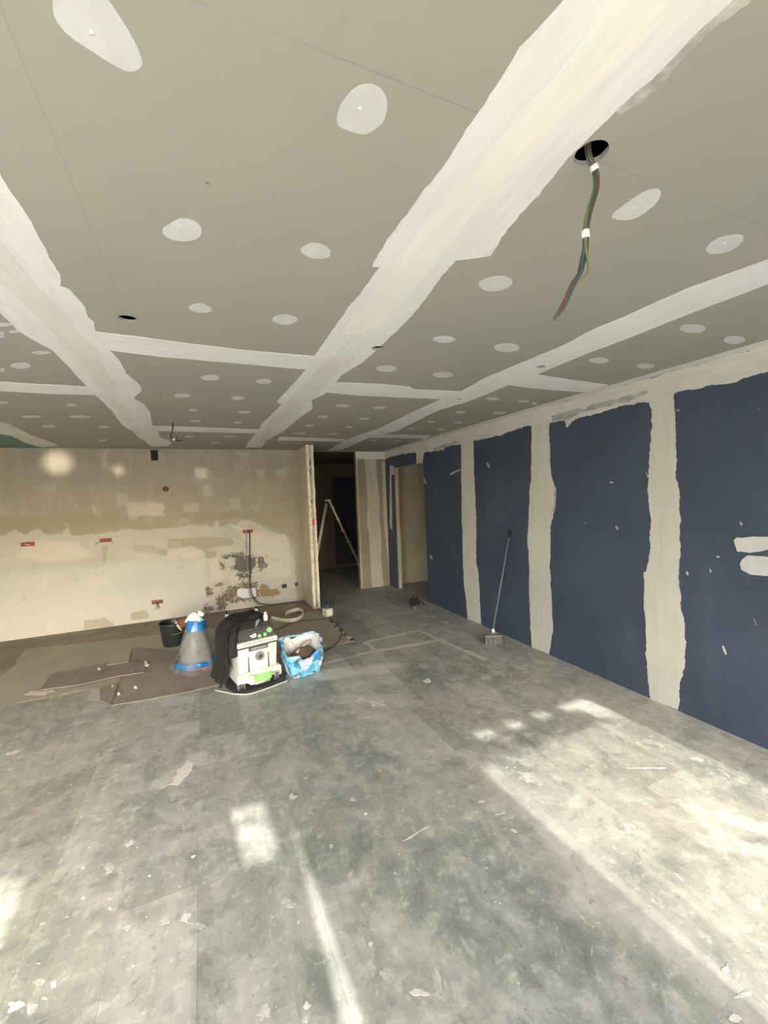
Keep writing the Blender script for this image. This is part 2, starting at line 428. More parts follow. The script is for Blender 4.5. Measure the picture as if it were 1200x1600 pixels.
# ================================================================== STRUCTURE
# ---- base slab, bare screed of the former kitchen, grey covering laid as pieces
floor = structure(box('floor', XL - 0.1, 4.9, YF - 0.15, YC + 0.1, -0.2, KZ, 'screed'))
KX, KY = 1.54, 4.5            # the kitchen corner where the covering has been lifted
mesh_cache = {}
def plank(x0, x1, y0, y1):
    g = 0.0002; w = round(x1 - x0, 3); l = round(y1 - y0, 3)
    if (w, l) not in mesh_cache:
        bm = bmesh.new(); bm_box(bm, g, w - g, g, l - g, 0, -KZ, 0.0)
        bmesh.ops.bevel(bm, geom=[e for e in bm.edges if all(v.co.z > -KZ - 1e-4 for v in e.verts)], offset=0.0004, segments=1, affect='EDGES')
        bmesh.ops.recalc_face_normals(bm, faces=bm.faces)
        me = bpy.data.meshes.new('floor_plank'); bm.to_mesh(me); bm.free(); me.materials.append(MATS['floor']); mesh_cache[(w, l)] = me
    ob = bpy.data.objects.new('floor_plank', mesh_cache[(w, l)]); COL.objects.link(ob); ob.parent = floor
    ob.location = (x0, y0, KZ + random.uniform(-0.0002, 0.0001))
rng = random.Random(11)
edges = [-1.9]
while edges[-1] < 3.0:
    edges.append(edges[-1] + rng.choice((0.15, 0.30, 0.30, 0.30)))
edges = [e for e in edges if e < 3.02] + [XR]
ki = min(range(len(edges)), key=lambda i: abs(edges[i] - KX)); edges[ki] = KX
nplank = 0
for i in range(len(edges) - 1):
    x0, x1 = edges[i], edges[i + 1]
    yend = KY if x1 <= KX + 1e-6 else 6.995
    y = 0.3; first = True
    while y < yend - 1e-6:
        l = rng.choice((0.3, 0.6, 0.6, 0.6, 0.9)) if not first else rng.choice((0.15, 0.3, 0.45, 0.6)); first = False
        y1 = min(y + l, yend)
        if yend - y1 < 0.12: y1 = yend
        plank(x0, x1, y, y1); y = y1; nplank += 1
bm = bmesh.new()
for a in ((XL, -1.9, YF, KY), (-1.9, XR, YF, 0.3), (1.56, 4.8, 7.0, YC), (XR, 4.8, 4.8, 7.0)):
    bm_box(bm, a[0], a[1], a[2], a[3], KZ, 0.0)
tag(from_bm('floor_covering', bm, 'floor', floor), kind='stuff')
sheet('levelling_screed', [(-2.6, 4.56), (-1.9, 5.45), (-2.02, 6.24), (-1.28, 6.12), (-0.12, 5.93), (0.75, 5.92), (1.44, 6.05), (1.52, 6.0), (1.52, 4.56), (-0.1, 4.53), (-1.6, 4.53)],
      'kfloor', 0.004, 'screed_pale', floor, 0.02, 0.06, 3)
# broken edge of the lifted covering
for i in range(9):
    yy = 4.56 + i * 0.10 + rng.uniform(-.02, .02)
    c = Vector((1.515 + rng.uniform(-.02, .01), yy))
    pts = [c + Vector((math.cos(a) * rng.uniform(.012, .035), math.sin(a) * rng.uniform(.02, .05))) for a in [k * math.pi / 3 for k in range(6)]]
    sheet('broken_edge_piece', pts, 'kfloor', 0.010, 'plaster' if i % 2 else 'brown_dark', floor, 0.003, 0.02)
for i in range(14):
    xx = 0.95 + i * 0.042
    c = Vector((xx, 4.50 + rng.uniform(-.01, .01)))
    pts = [c + Vector((math.cos(a) * rng.uniform(.018, .03), math.sin(a) * rng.uniform(.006, .02))) for a in [k * math.pi / 3 for k in range(6)]]
    sheet('broken_edge_piece', pts, 'kfloor', 0.0095, 'plaster', floor, 0.003, 0.02)

# ---- ceiling
ceiling = structure(box('ceiling', XL - 0.1, 4.9, YF - 0.15, YC + 0.1, H + 0.15, H + 0.3, 'void'))
HOLES = [(0.896, 0.735, 0.038), (-0.247, 2.09, 0.036), (0.914, 2.10, 0.033), (2.064, 2.102, 0.028), (-0.216, 4.60, 0.016), (2.05, 3.02, 0.016)]
def board(x0, x1, y0, y1, mat='board'):
    g = 0.0015; bm = bmesh.new(); x0 += g; x1 -= g; y0 += g; y1 -= g
    loops = [[(x0, y0), (x1, y0), (x1, y1), (x0, y1)]]
    for hx, hy, hr in HOLES:
        if x0 < hx - hr and hx + hr < x1 and y0 < hy < y1:
            loops.append([(hx + hr * math.cos(a) * (1 + .03 * math.sin(7 * a)), hy + hr * math.sin(a)) for a in [2 * math.pi * k / 28 for k in range(28)]])
    bm.free(); bm = fill_bm(loops, lambda p: Vector((p[0], p[1], H + 0.0125)), lambda p: Vector((p[0], p[1], H)))
    return from_bm('plasterboard', bm, mat, ceiling, recalc=True)
cols = [(XL, -3.0, [-.8, 1.6, 4.1, YB]), (-3.0, -1.75, [-.8, .6, 3.0, 5.5, YB]), (-1.75, -0.5, [-.8, .93, 3.43, 5.93, YB]),
        (-0.5, 0.74, [-.8, -.08, 2.42, 4.90, YB]), (0.74, 2.10, [-.8, -.07, 2.93, 5.43, YT]), (2.10, XR, [-.8, -.1, 2.42, 4.92, YT])]
for x0, x1, ys in cols:
    for a, b in zip(ys, ys[1:]): board(x0, x1, a, b, 'green_board' if (x0 == -3.0 and a > 5) else 'board')
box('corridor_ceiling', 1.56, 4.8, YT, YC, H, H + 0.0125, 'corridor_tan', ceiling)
box('side_room_ceiling', XR, 4.8, 4.8, YT, H, H + 0.0125, 'wall_tan', ceiling)

def with_hole(name, pts, plane, t, mat, parent, amp, step, seed, holes):
    pts = jag(pts, amp, step, seed)
    loops = [[(p.x, p.y) for p in pts]] + [[(hx + hr * math.cos(2 * math.pi * k / 24), hy + hr * math.sin(2 * math.pi * k / 24)) for k in range(24)] for hx, hy, hr in holes]
    bm = fill_bm(loops, emb(plane, 0), emb(plane, t))
    return from_bm(name, bm, mat, parent)
def cpoly(*p): return [Vector(ce(*q)) for q in p]
CT = 0.0016
# lengthwise joint over the middle: edges traced down to the far wall, carried on behind the camera
L = cpoly((880, 0), (815, 75), (765, 150), (715, 225), (680, 275), (640, 330), (605, 375), (588, 402), (582, 416), (594, 417), (569, 450), (544, 481), (520, 515),
          (492, 555), (478, 578), (432, 628), (440, 632), (408, 663), (406, 670), (387, 692), (384, 699))
R_ = cpoly((1135, 6), (1080, 55), (1035, 105), (980, 155), (930, 207), (890, 245), (850, 295), (820, 327), (785, 370), (765, 399), (712, 407), (702, 417), (665, 465), (637, 500),
           (611, 525), (597, 539), (583, 551), (565, 567), (534, 586), (525, 597), (506, 616), (487, 625), (488, 639), (464, 656), (443, 674), (417, 688), (409, 699))
main = [Vector((0.575, YF)), *L, *R_[::-1], Vector((0.86, YF))]
with_hole('joint_compound', main, 'ceil', CT, 'comp_y', ceiling, 0.006, 0.02, 1, [HOLES[0], HOLES[2]])
# second coats over it
sheet('joint_compound', [Vector((0.66, YF)), *cpoly((960, 0), (860, 130), (760, 240), (690, 320), (640, 380), (605, 420), (560, 480), (535, 520)), *cpoly((575, 525), (630, 470), (690, 400), (740, 335), (800, 270), (900, 160), (1060, 10)), Vector((0.80, YF))],
      'ceil', CT + 0.001, 'comp2_x', ceiling, 0.004, 0.03, 2)
sheet('joint_compound', cpoly((505, 560), (545, 545), (555, 560), (515, 592), (490, 620), (455, 650), (430, 665), (415, 690), (402, 692), (425, 655), (455, 620), (485, 590)),
      'ceil', CT + 0.001, 'comp2_y', ceiling, 0.006, 0.03, 2.5)
sheet('thin_skim', cpoly((1180, -12), (1170, 6), (1125, 38), (1080, 80), (1040, 122), (1000, 160), (968, 180), (960, 172), (985, 150), (1036, 104), (1082, 55), (1140, 4)), 'ceil', 0.0006, 'thin', ceiling, 0.008, 0.01, 4)
# lengthwise joint on the left
Rl = cpoly((0, 268), (20, 300), (47, 345), (60, 365), (75, 395), (90, 420), (97, 440), (94, 446), (110, 452), (128, 473), (132, 480), (138, 495), (148, 502), (150, 518), (170, 547), (184, 560), (197, 582), (218, 600),
           (221, 611), (209, 622), (228, 634), (235, 646), (238, 664), (248, 676), (251, 684), (264, 688), (267, 693), (262, 697))
Ll = cpoly((0, 489), (22, 509), (34, 520), (50, 529), (80, 546), (104, 570), (136, 604), (148, 617), (160, 626), (176, 644), (193, 666), (216, 678), (236, 698))
sheet('joint_compound', [Vector((-0.39, YF)), *Rl, *Ll[::-1], Vector((-0.72, YF))], 'ceil', CT, 'comp_y', ceiling, 0.006, 0.03, 5)
sheet('joint_compound', [Vector((-0.47, YF)), *cpoly((0, 372), (30, 415), (60, 450), (96, 480), (120, 520), (135, 530), (150, 545), (165, 575), (176, 592), (190, 625), (205, 655), (225, 688)),
      *cpoly((216, 684), (195, 655), (172, 625), (143, 590), (112, 558), (84, 522), (44, 482), (0, 436)), Vector((-0.60, YF))],
      'ceil', CT + 0.001, 'comp2_y', ceiling, 0.003, 0.03, 6)
# lengthwise joint on the right
Lr = cpoly((1200, 405), (1074, 450), (976, 494), (930, 513), (881, 539), (804, 571), (758, 590), (721, 611), (695, 621), (650, 641), (590, 670), (537, 688), (512, 704))
Rr = cpoly((1200, 443), (1182, 450), (1077, 490), (962, 536), (920, 551), (838, 585), (794, 602), (733, 627), (685, 641), (618, 674), (583, 681), (534, 703))
with_hole('joint_compound', [Vector((1.93, YF)), *Lr, *Rr[::-1], Vector((2.19, YF))], 'ceil', CT, 'comp_y', ceiling, 0.005, 0.03, 7, [HOLES[3], HOLES[5]])
# crosswise joints
for k, (top, bot) in enumerate((
        (((150, 518), (200, 524), (300, 537), (400, 549), (500, 557)), ((170, 547), (250, 557), (330, 564), (400, 570), (485, 578))),
        (((520, 597), (600, 600), (640, 604), (645, 608), (730, 612)), ((500, 612), (560, 618), (630, 621), (700, 624))),
        (((825, 583), (860, 588), (900, 594), (950, 601)), ((785, 600), (820, 605), (860, 609), (915, 613))),
        (((232, 665), (300, 667), (405, 671)), ((240, 673), (320, 675), (398, 677))),
        (((436, 683), (480, 684), (540, 686)), ((434, 688), (480, 688.5), (530, 690))),
        (((590, 678), (674, 680)), ((578, 684), (664, 685))),
        (((-120, 588), (0, 596), (60, 600), (140, 604)), ((-120, 604), (0, 611), (80, 615), (152, 617))))):
    sheet('joint_compound', cpoly(*top) + cpoly(*bot)[::-1], 'ceil', CT + 0.0004, 'comp_x', ceiling, 0.005, 0.03, 10 + k)
# joint round the green board by the far wall, and the filled corner along the right wall
sheet('joint_compound', cpoly((-60, 630), (0, 659), (12, 662), (50, 680), (92, 696), (66, 699), (40, 692), (18, 681), (0, 678), (-60, 655)), 'ceil', CT, 'comp2_y', ceiling, 0.01, 0.05, 21)
sheet('joint_compound', [Vector((2.985, YF)), Vector((2.99, 1.5)), Vector((2.98, 3.0)), Vector((3.0, 4.5)), Vector((3.0, YT)), Vector((XR, YT)), Vector((XR, YF))], 'ceil', CT + 0.0003, 'comp_wall', ceiling, 0.006, 0.05, 22)
sheet('joint_compound', [Vector((1.56, YT - .07)), Vector((XR, YT - .07)), Vector((XR, YT)), Vector((1.56, YT))], 'ceil', CT + .0002, 'comp_wall', ceiling, 0.006, 0.05, 23)

# screw heads filled over: big near ones traced, the rest round spots
near = [[(80, 0), (85, 30), (105, 55), (150, 85), (190, 108), (205, 111), (222, 104), (220, 85), (200, 45), (180, 12), (160, -14), (120, -22), (90, -14)],
        [(524, 190), (530, 165), (545, 145), (565, 129), (590, 132), (603, 145), (606, 165), (600, 190), (585, 203), (570, 211), (550, 207), (532, 200)],
        [(250, 360), (270, 347), (285, 339), (308, 346), (315, 357), (314, 368), (300, 376), (285, 377), (265, 374)],
        [(466, 391), (480, 380), (495, 378), (515, 387), (516, 402), (500, 404), (484, 403)],
        [(293, 480), (303, 474), (315, 473), (331, 481), (330, 487), (315, 489), (300, 486)],
        [(952, 338), (985, 312), (1010, 297), (1030, 294), (1034, 305), (1015, 328), (990, 343), (968, 344)],
        [(1101, 390), (1115, 374), (1145, 366), (1163, 366), (1160, 380), (1135, 395), (1110, 397)],
        [(744, 442), (765, 432), (785, 430), (801, 436), (800, 446), (780, 455), (757, 455)]]
heads = [(143, 50), (562, 169), (281, 352), (492, 395), (312, 481), (990, 324), (1132, 380), (775, 443)]
MATS['screw'] = plain('screw_dimple', (0.80, 0.79, 0.76), 0.5)
for k, (p, hd) in enumerate(zip(near, heads)):
    fp = sheet('filler_patch', cpoly(*p), 'ceil', 0.0009, 'filler', ceiling, 0.002, 0.010, 30 + k, smooth_n=1)
    if k < 3 or k in (5, 6):
        hx, hy = ce(*hd)
        lathe_ob('screw_dimple', [(0.0045, 0), (0.0045, -0.0006), (0.001, -0.0012)], 'screw', fp, 10, Matrix.Translation((hx, hy, H - 0.0009)))
spots = [(445, 499, 20, 7.5), (694, 530, 17, 5.5), (792, 543, 20, 7), (604, 576, 16, 5), (692, 585, 16, 4.5), (1082, 513, 20, 7), (1148, 531, 17, 6), (936, 563, 16, 4.5), (1009, 572, 14, 4),
         (535, 634, 11, 2.4), (593, 637, 10, 2.2), (505, 651, 8, 2), (569, 654, 8, 1.8), (485, 665, 8, 1.6), (546, 667, 6, 1.5), (469, 677, 10, 1.4), (520, 678, 8, 1.5),
         (674, 659, 7, 1.8), (644, 670, 7, 1.4), (689, 671, 6, 1.3), (621, 689, 6, 1.0), (584, 688, 8, 1.0),
         (329, 590, 15, 4.5), (412, 596, 12, 3.8), (285, 618, 13, 3), (372, 622, 10, 3), (302, 641, 7, 2), (382, 644, 10, 2.4), (305, 658, 9, 1.7), (372, 660, 7, 1.5), (296, 682, 8, 1.2), (357, 682, 11, 1.3), (336, 692, 9, 1),
         (32, 571, 16, 5), (22, 518, 8, 2.2), (5, 507, 13, 3), (64, 551, 15, 2.6), (1, 523, 6, 5), (2, 578, 6, 3), (6, 629, 7, 1.8), (112, 633, 8, 2), (48, 651, 16, 2), (124, 651, 17, 2.2), (76, 666, 12, 2), (162, 667, 9, 1.8), (160, 688, 8, 1.2),
         (771, 623, 11, 2.6), (818, 627, 8, 2), (835, 630, 5, 1.7), (719, 644, 8, 2), (780, 645, 10, 2.2), (716, 660, 8, 1.6)]
for k, (x, y, rx, ry) in enumerate(spots):
    pts = [(x + rx * math.cos(a) * (1 + .18 * pnoise(Vector((k * 3.3, a, 0)))), y + ry * math.sin(a) * (1 + .25 * pnoise(Vector((a, k * 2.1, 4))))) for a in [2 * math.pi * j / 16 for j in range(16)]]
    sheet('filler_patch', cpoly(*pts), 'ceil', 0.0009, 'filler', ceiling, 0.0, 0.02)

# ---- right wall: blue boards on a backing, doorway near the far end
DY0, DY1, DZ = 5.57, 6.64, 2.13
bm = bmesh.new()
bm_box(bm, XR + 0.013, XR + 0.08, YF, DY0, 0, H + .15); bm_box(bm, XR + 0.013, XR + 0.08, DY1, YT, 0, H + .15); bm_box(bm, XR + 0.013, XR + 0.08, DY0, DY1, DZ, H + .15)
wall_right = structure(from_bm('wall_right', bm, 'wall_tan'))
for a, b in ((YF, -0.42), (-0.42, 0.79), (0.79, 2.0), (2.0, 3.2), (3.2, 4.41), (4.41, DY0)):
    box('plasterboard_panel', XR, XR + 0.013, a + .001, b - .001, KZ, H, 'blue', wall_right)
box('plasterboard_panel', XR, XR + 0.013, DY0, DY1, DZ, H, 'blue', wall_right)
box('plasterboard_panel', XR, XR + 0.013, DY1, YT, KZ, H, 'blue', wall_right)
def rpoly(*p): return [Vector(rw(*q)) for q in p]
def snap(pts, z0=None, z1=None):
    return pts
WT = 0.0016
A_l = rpoly((1016, 630), (1018, 660), (1014, 720), (1013, 784), (1017, 812), (1015, 864), (1009, 900), (1007, 952), (1010, 984), (1010, 1032), (1015, 1088))
A_r = rpoly((1053, 614), (1056, 680), (1057, 752), (1063, 776), (1062, 820), (1063, 852), (1061, 900), (1063, 948), (1068, 964), (1072, 1004), (1070, 1040), (1062, 1072), (1060, 1105))
B_l = rpoly((831, 666), (830, 700), (830, 748), (827, 772), (826, 808), (824, 850), (827, 880), (827, 925), (829, 979), (831, 1007))
B_r = rpoly((858, 658), (859, 700), (860, 736), (866, 760), (865, 802), (860, 826), (859, 880), (862, 931), (864, 985), (858, 1018))
C_l = rpoly((720, 682), (721, 730), (722, 820), (723, 865), (725, 910), (729, 940), (730, 963))
C_r = rpoly((740, 688), (741, 748), (744, 805), (744, 880), (748, 895), (750, 940), (752, 972))
for k, (l_, r__) in enumerate(((A_l, A_r), (B_l, B_r), (C_l, C_r))):
    l2 = [Vector((l_[0].x, 2.36))] + [Vector((p.x, max(p.y, 0.0))) for p in l_] + [Vector((l_[-1].x, 0.0))]
    r2 = [Vector((r__[0].x, 2.36))] + [Vector((p.x, max(p.y, 0.0))) for p in r__] + [Vector((r__[-1].x, 0.0))]
    sheet('joint_compound', l2 + r2[::-1], 'rw', WT, 'comp_z', wall_right, 0.011, 0.008, 40 + k)
sheet('joint_compound', [Vector((0.68, 0)), Vector((0.92, 0)), Vector((0.90, 1.2)), Vector((0.93, 2.36)), Vector((0.66, 2.36)), Vector((0.69, 1.0))], 'rw', WT, 'comp_z', wall_right, 0.008, 0.02, 46)
sheet('joint_compound', rpoly((650, 704), (663, 704), (660, 723), (651, 724.5)), 'rw', WT, 'comp_z', wall_right, 0.004, 0.02, 44)
band = rpoly((1200, 581), (1165, 590), (1130, 600), (1053, 613), (1018, 628), (976, 632), (937, 646), (899, 653), (886, 668), (881, 657), (859, 660), (831, 664), (811, 669), (780, 681), (742, 688),
             (719, 694), (694, 697), (693, 705), (691, 703), (676, 705), (662, 707), (649, 707), (627, 710), (609, 714))
band = [Vector((YF, 2.27)), Vector((0.6, 2.29))] + band + [Vector((YT, 2.31)), Vector((YT, H)), Vector((YF, H))]
sheet('joint_compound', band, 'rw', WT + .0006, 'comp_wall', wall_right, 0.012, 0.009, 47)
MATS['smudge'] = plain('grey_blue_smudge', (0.36, 0.39, 0.39), 0.8, 0.25, 9)
for k, p in enumerate((((862, 650), (875, 645), (905, 638), (912, 641), (900, 650), (888, 655), (864, 657)), ((905, 645), (925, 632), (960, 624), (1010, 611), (1014, 614), (985, 626), (940, 638)), ((676, 701), (690, 696), (712, 689), (716, 691), (700, 698), (680, 704)))):
    sheet('blue_smudge', rpoly(*p), 'rw', WT + .0012, 'smudge', wall_right, 0.012, 0.012, 150 + k)
sheet('joint_compound', rpoly((609, 727), (615, 727), (616, 741), (611.5, 742), (612.5, 790), (613, 830), (609, 822)), 'rw', WT, 'comp_z', wall_right, 0.004, 0.02, 48)
fill = [[(1146, 844), (1152, 840), (1200, 839), (1235, 842), (1238, 856), (1200, 859), (1172, 864), (1152, 862)],
        [(1156, 882), (1160, 874), (1168, 868), (1200, 870), (1240, 876), (1240, 902), (1200, 900), (1172, 898), (1158, 890)]]
for k, p in enumerate(fill): sheet('filler_patch', rpoly(*p), 'rw', 0.0012, 'filler', wall_right, 0.005, 0.015, 50 + k)
smears = [(1132, 1016, 2.5, 9), (1180, 972, 1.5, 7), (964, 825, 2.5, 3.5), (956, 754, 4, 1.5), (1158, 818, 2.5, 3.5), (1059, 641, 4.5, 2), (1074, 896, 2.5, 4), (1011, 742, 1.6, 6), (674, 871, 2.5, 5), (664, 752, 2, 6), (763, 727, 3, 5),
          (1110, 892, 2, 4), (1122, 870, 4, 1.5), (1044, 1000, 1, 3), (730, 938, 1.6, 2), (1185, 640, 1.5, 2), (914, 817, 1.2, 2)]
for k, (x, y, rx, ry) in enumerate(smears):
    pts = [(x + rx * .75 * math.cos(a) + ry * .3 * math.sin(a), y + ry * .85 * math.sin(a)) for a in [2 * math.pi * j / 9 for j in range(9)]]
    sheet('plaster_smear', rpoly(*pts), 'rw', 0.0008, 'thin' if k % 3 else 'plaster', wall_right, 0.003, 0.01, 60 + k)
sheet('plaster_smear', rpoly((702, 741), (708, 737), (719, 733), (719, 735), (709, 740), (704, 743)), 'rw', 0.0008, 'thin', wall_right, 0.002, 0.01, 80)
sheet('plaster_smear', rpoly((865, 760), (869, 762), (868, 790), (865, 803)), 'rw', 0.0008, 'thin', wall_right, 0.002, 0.01, 81)
sheet('plaster_smear', rpoly((1007, 895), (1010, 893), (1010, 985), (1006, 955)), 'rw', 0.0018, 'comp_z', wall_right, 0.008, 0.01, 82)

MATS['tw_coat'] = plain('end_wall_coat', (0.42, 0.395, 0.35), 0.8, 0.1, 3.0, 0, (4, 4, 0.5))
# ---- wall across the end of the right side, with the corridor opening on its left
wall_end = structure(box('wall_corridor', 2.535, 4.8, YT, YT + 0.09, KZ, H + .15, 'wall_grey'))
TT = 0.0015
def tpoly(*p): return [Vector(tw(*q)) for q in p]
sheet('joint_compound', [Vector((2.70, H - .10)), Vector((2.735, 1.5)), Vector((2.70, 1.2)), Vector((2.73, .9)), Vector((2.735, .4)), Vector((2.74, 0)), Vector((2.97, 0)), Vector((2.95, .5)), Vector((2.97, .9)), Vector((2.945, 1.3)), Vector((2.965, 1.55)), Vector((2.93, 2.0)), Vector((2.93, H - .10))],
      'tw', TT, 'tw_coat', wall_end, 0.01, 0.03, 90)
sheet('joint_compound', [Vector((2.545, H - .13)), Vector((XR, H - .13)), Vector((XR, H)), Vector((2.545, H))], 'tw', TT + .0004, 'comp_wall', wall_end, 0.008, 0.03, 91)
sheet('joint_compound', [Vector((3.04, H - .2)), Vector((3.03, 1.2)), Vector((3.06, .7)), Vector((XR, .4)), Vector((XR, H - .1))], 'tw', TT, 'tw_coat', wall_end, 0.008, 0.03, 92)
sheet('joint_compound', [Vector((2.536, 0)), Vector((2.575, 0)), Vector((2.565, 1.2)), Vector((2.57, H)), Vector((2.536, H))], 'tw', TT, 'wall_tan', wall_end, 0.006, 0.03, 93)
sheet('joint_compound', [Vector((XR + .02, 0)), Vector((4.7, 0)), Vector((4.7, H)), Vector((XR + .02, H))], 'tw', TT, 'wall_tan', wall_end, 0.0, 0.3, 94)

# ---- partition stub at the end of the far wall
stub = structure(box('wall_partition', 1.468, 1.556, 6.15, YC, KZ, H + .15, 'wall_cream'))
MATS['bead'] = plain('chipped_edge_plaster', (0.72, 0.68, 0.58), 0.7, 0.25, 25)
def rough_bar(name, x0, x1, y0, y1, mat, parent, amp, seed):
    bm = bmesh.new(); rings = []
    for i in range(50):
        z = i / 49 * H
        o = [pnoise(Vector((z * 6, seed + k, 0))) * amp + pnoise(Vector((z * 22, seed + k, 2))) * amp * .5 for k in range(4)]
        rings.append([bm.verts.new(q) for q in ((x0 + o[0], y0 + o[1], z), (x1 + o[2], y0 + o[3], z), (x1 + o[2], y1, z), (x0 + o[0], y1, z))])
    for a, b in zip(rings, rings[1:]):
        for k in range(4): bm.faces.new((a[k], a[(k + 1) % 4], b[(k + 1) % 4], b[k]))
    bm.faces.new(rings[0][::-1]); bm.faces.new(rings[-1])
    return from_bm(name, bm, mat, parent)
rough_bar('edge_plaster', 1.455, 1.492, 6.135, 6.20, 'bead', stub, 0.006, 1)
rough_bar('edge_plaster', 1.528, 1.560, 6.135, 6.20, 'bead', stub, 0.006, 7)
rough_bar('edge_core', 1.495, 1.525, 6.146, 6.18, 'wall_tan', stub, 0.003, 12)
MATS['red_paint'] = plain('red_mark', (0.45, 0.03, 0.03), 0.6)
def splat_y(name, x, z, rx, rz, y, mat, parent, seed=0):
    bm = bmesh.new(); n = 14
    ring = [(x + rx * math.cos(2 * math.pi * k / n) * (1 + .25 * pnoise(Vector((k * .9, seed, 1)))), z + rz * math.sin(2 * math.pi * k / n) * (1 + .25 * pnoise(Vector((k * .7, seed, 5))))) for k in range(n)]
    a = [bm.verts.new((p[0], y, p[1])) for p in ring]; b = [bm.verts.new((p[0], y - .003, p[1])) for p in ring]
    bm.faces.new(b)
    for k in range(n): bm.faces.new((a[k], a[(k + 1) % n], b[(k + 1) % n], b[k]))
    return from_bm(name, bm, mat, parent)
splat_y('paint_mark', 1.52, 1.30, 0.014, 0.055, 6.142, 'red_paint', stub, 3)
splat_y('broken_spot', 1.535, 0.98, 0.010, 0.04, 6.142, 'brown_dark', stub, 4)
splat_y('broken_spot', 1.530, 0.05, 0.012, 0.03, 6.142, 'brown_dark', stub, 5)
splat_y('broken_spot', 1.505, 1.60, 0.012, 0.03, 6.147, 'brown_dark', stub, 6)
splat_y('broken_spot', 1.500, 2.18, 0.014, 0.04, 6.147, 'brown_dark', stub, 8)
splat_y('broken_spot', 1.505, 2.05, 0.010, 0.05, 6.147, 'brown_dark', stub, 9)

# ---- far wall: stripped plaster with stains held in point attributes (distance fields), broken up in the material
def sdf(P, poly):
    x, z = P[:, 0], P[:, 1]; n = len(poly); d = np.full(len(P), 1e9); ins = np.zeros(len(P), bool)
    for i in range(n):
        ax, az = poly[i]; bx, bz = poly[(i + 1) % n]; ex, ez = bx - ax, bz - az
        t_ = np.clip(((x - ax) * ex + (z - az) * ez) / (ex * ex + ez * ez + 1e-12), 0, 1)
        d = np.minimum(d, np.hypot(x - ax - t_ * ex, z - az - t_ * ez))
        c = ((az > z) != (bz > z)) & (x < (bx - ax) * (z - az) / ((bz - az) + 1e-12) + ax); ins ^= c
    return np.where(ins, d, -d)
def bpoly(*p): return [bw(*q) for q in p]
WX0, WX1 = -3.0, 1.47
nx, nz = 180, 99
gx = np.linspace(WX0, WX1, nx); gz = np.linspace(KZ, H, nz)
GP = np.array([(x, z) for z in gz for x in gx])
me = bpy.data.meshes.new('wall_back_plaster')
verts = [(x, YB, z) for x, z in GP]
faces = [(j * nx + i, j * nx + i + 1, (j + 1) * nx + i + 1, (j + 1) * nx + i) for j in range(nz - 1) for i in range(nx - 1)]
me.from_pydata(verts, [], faces)
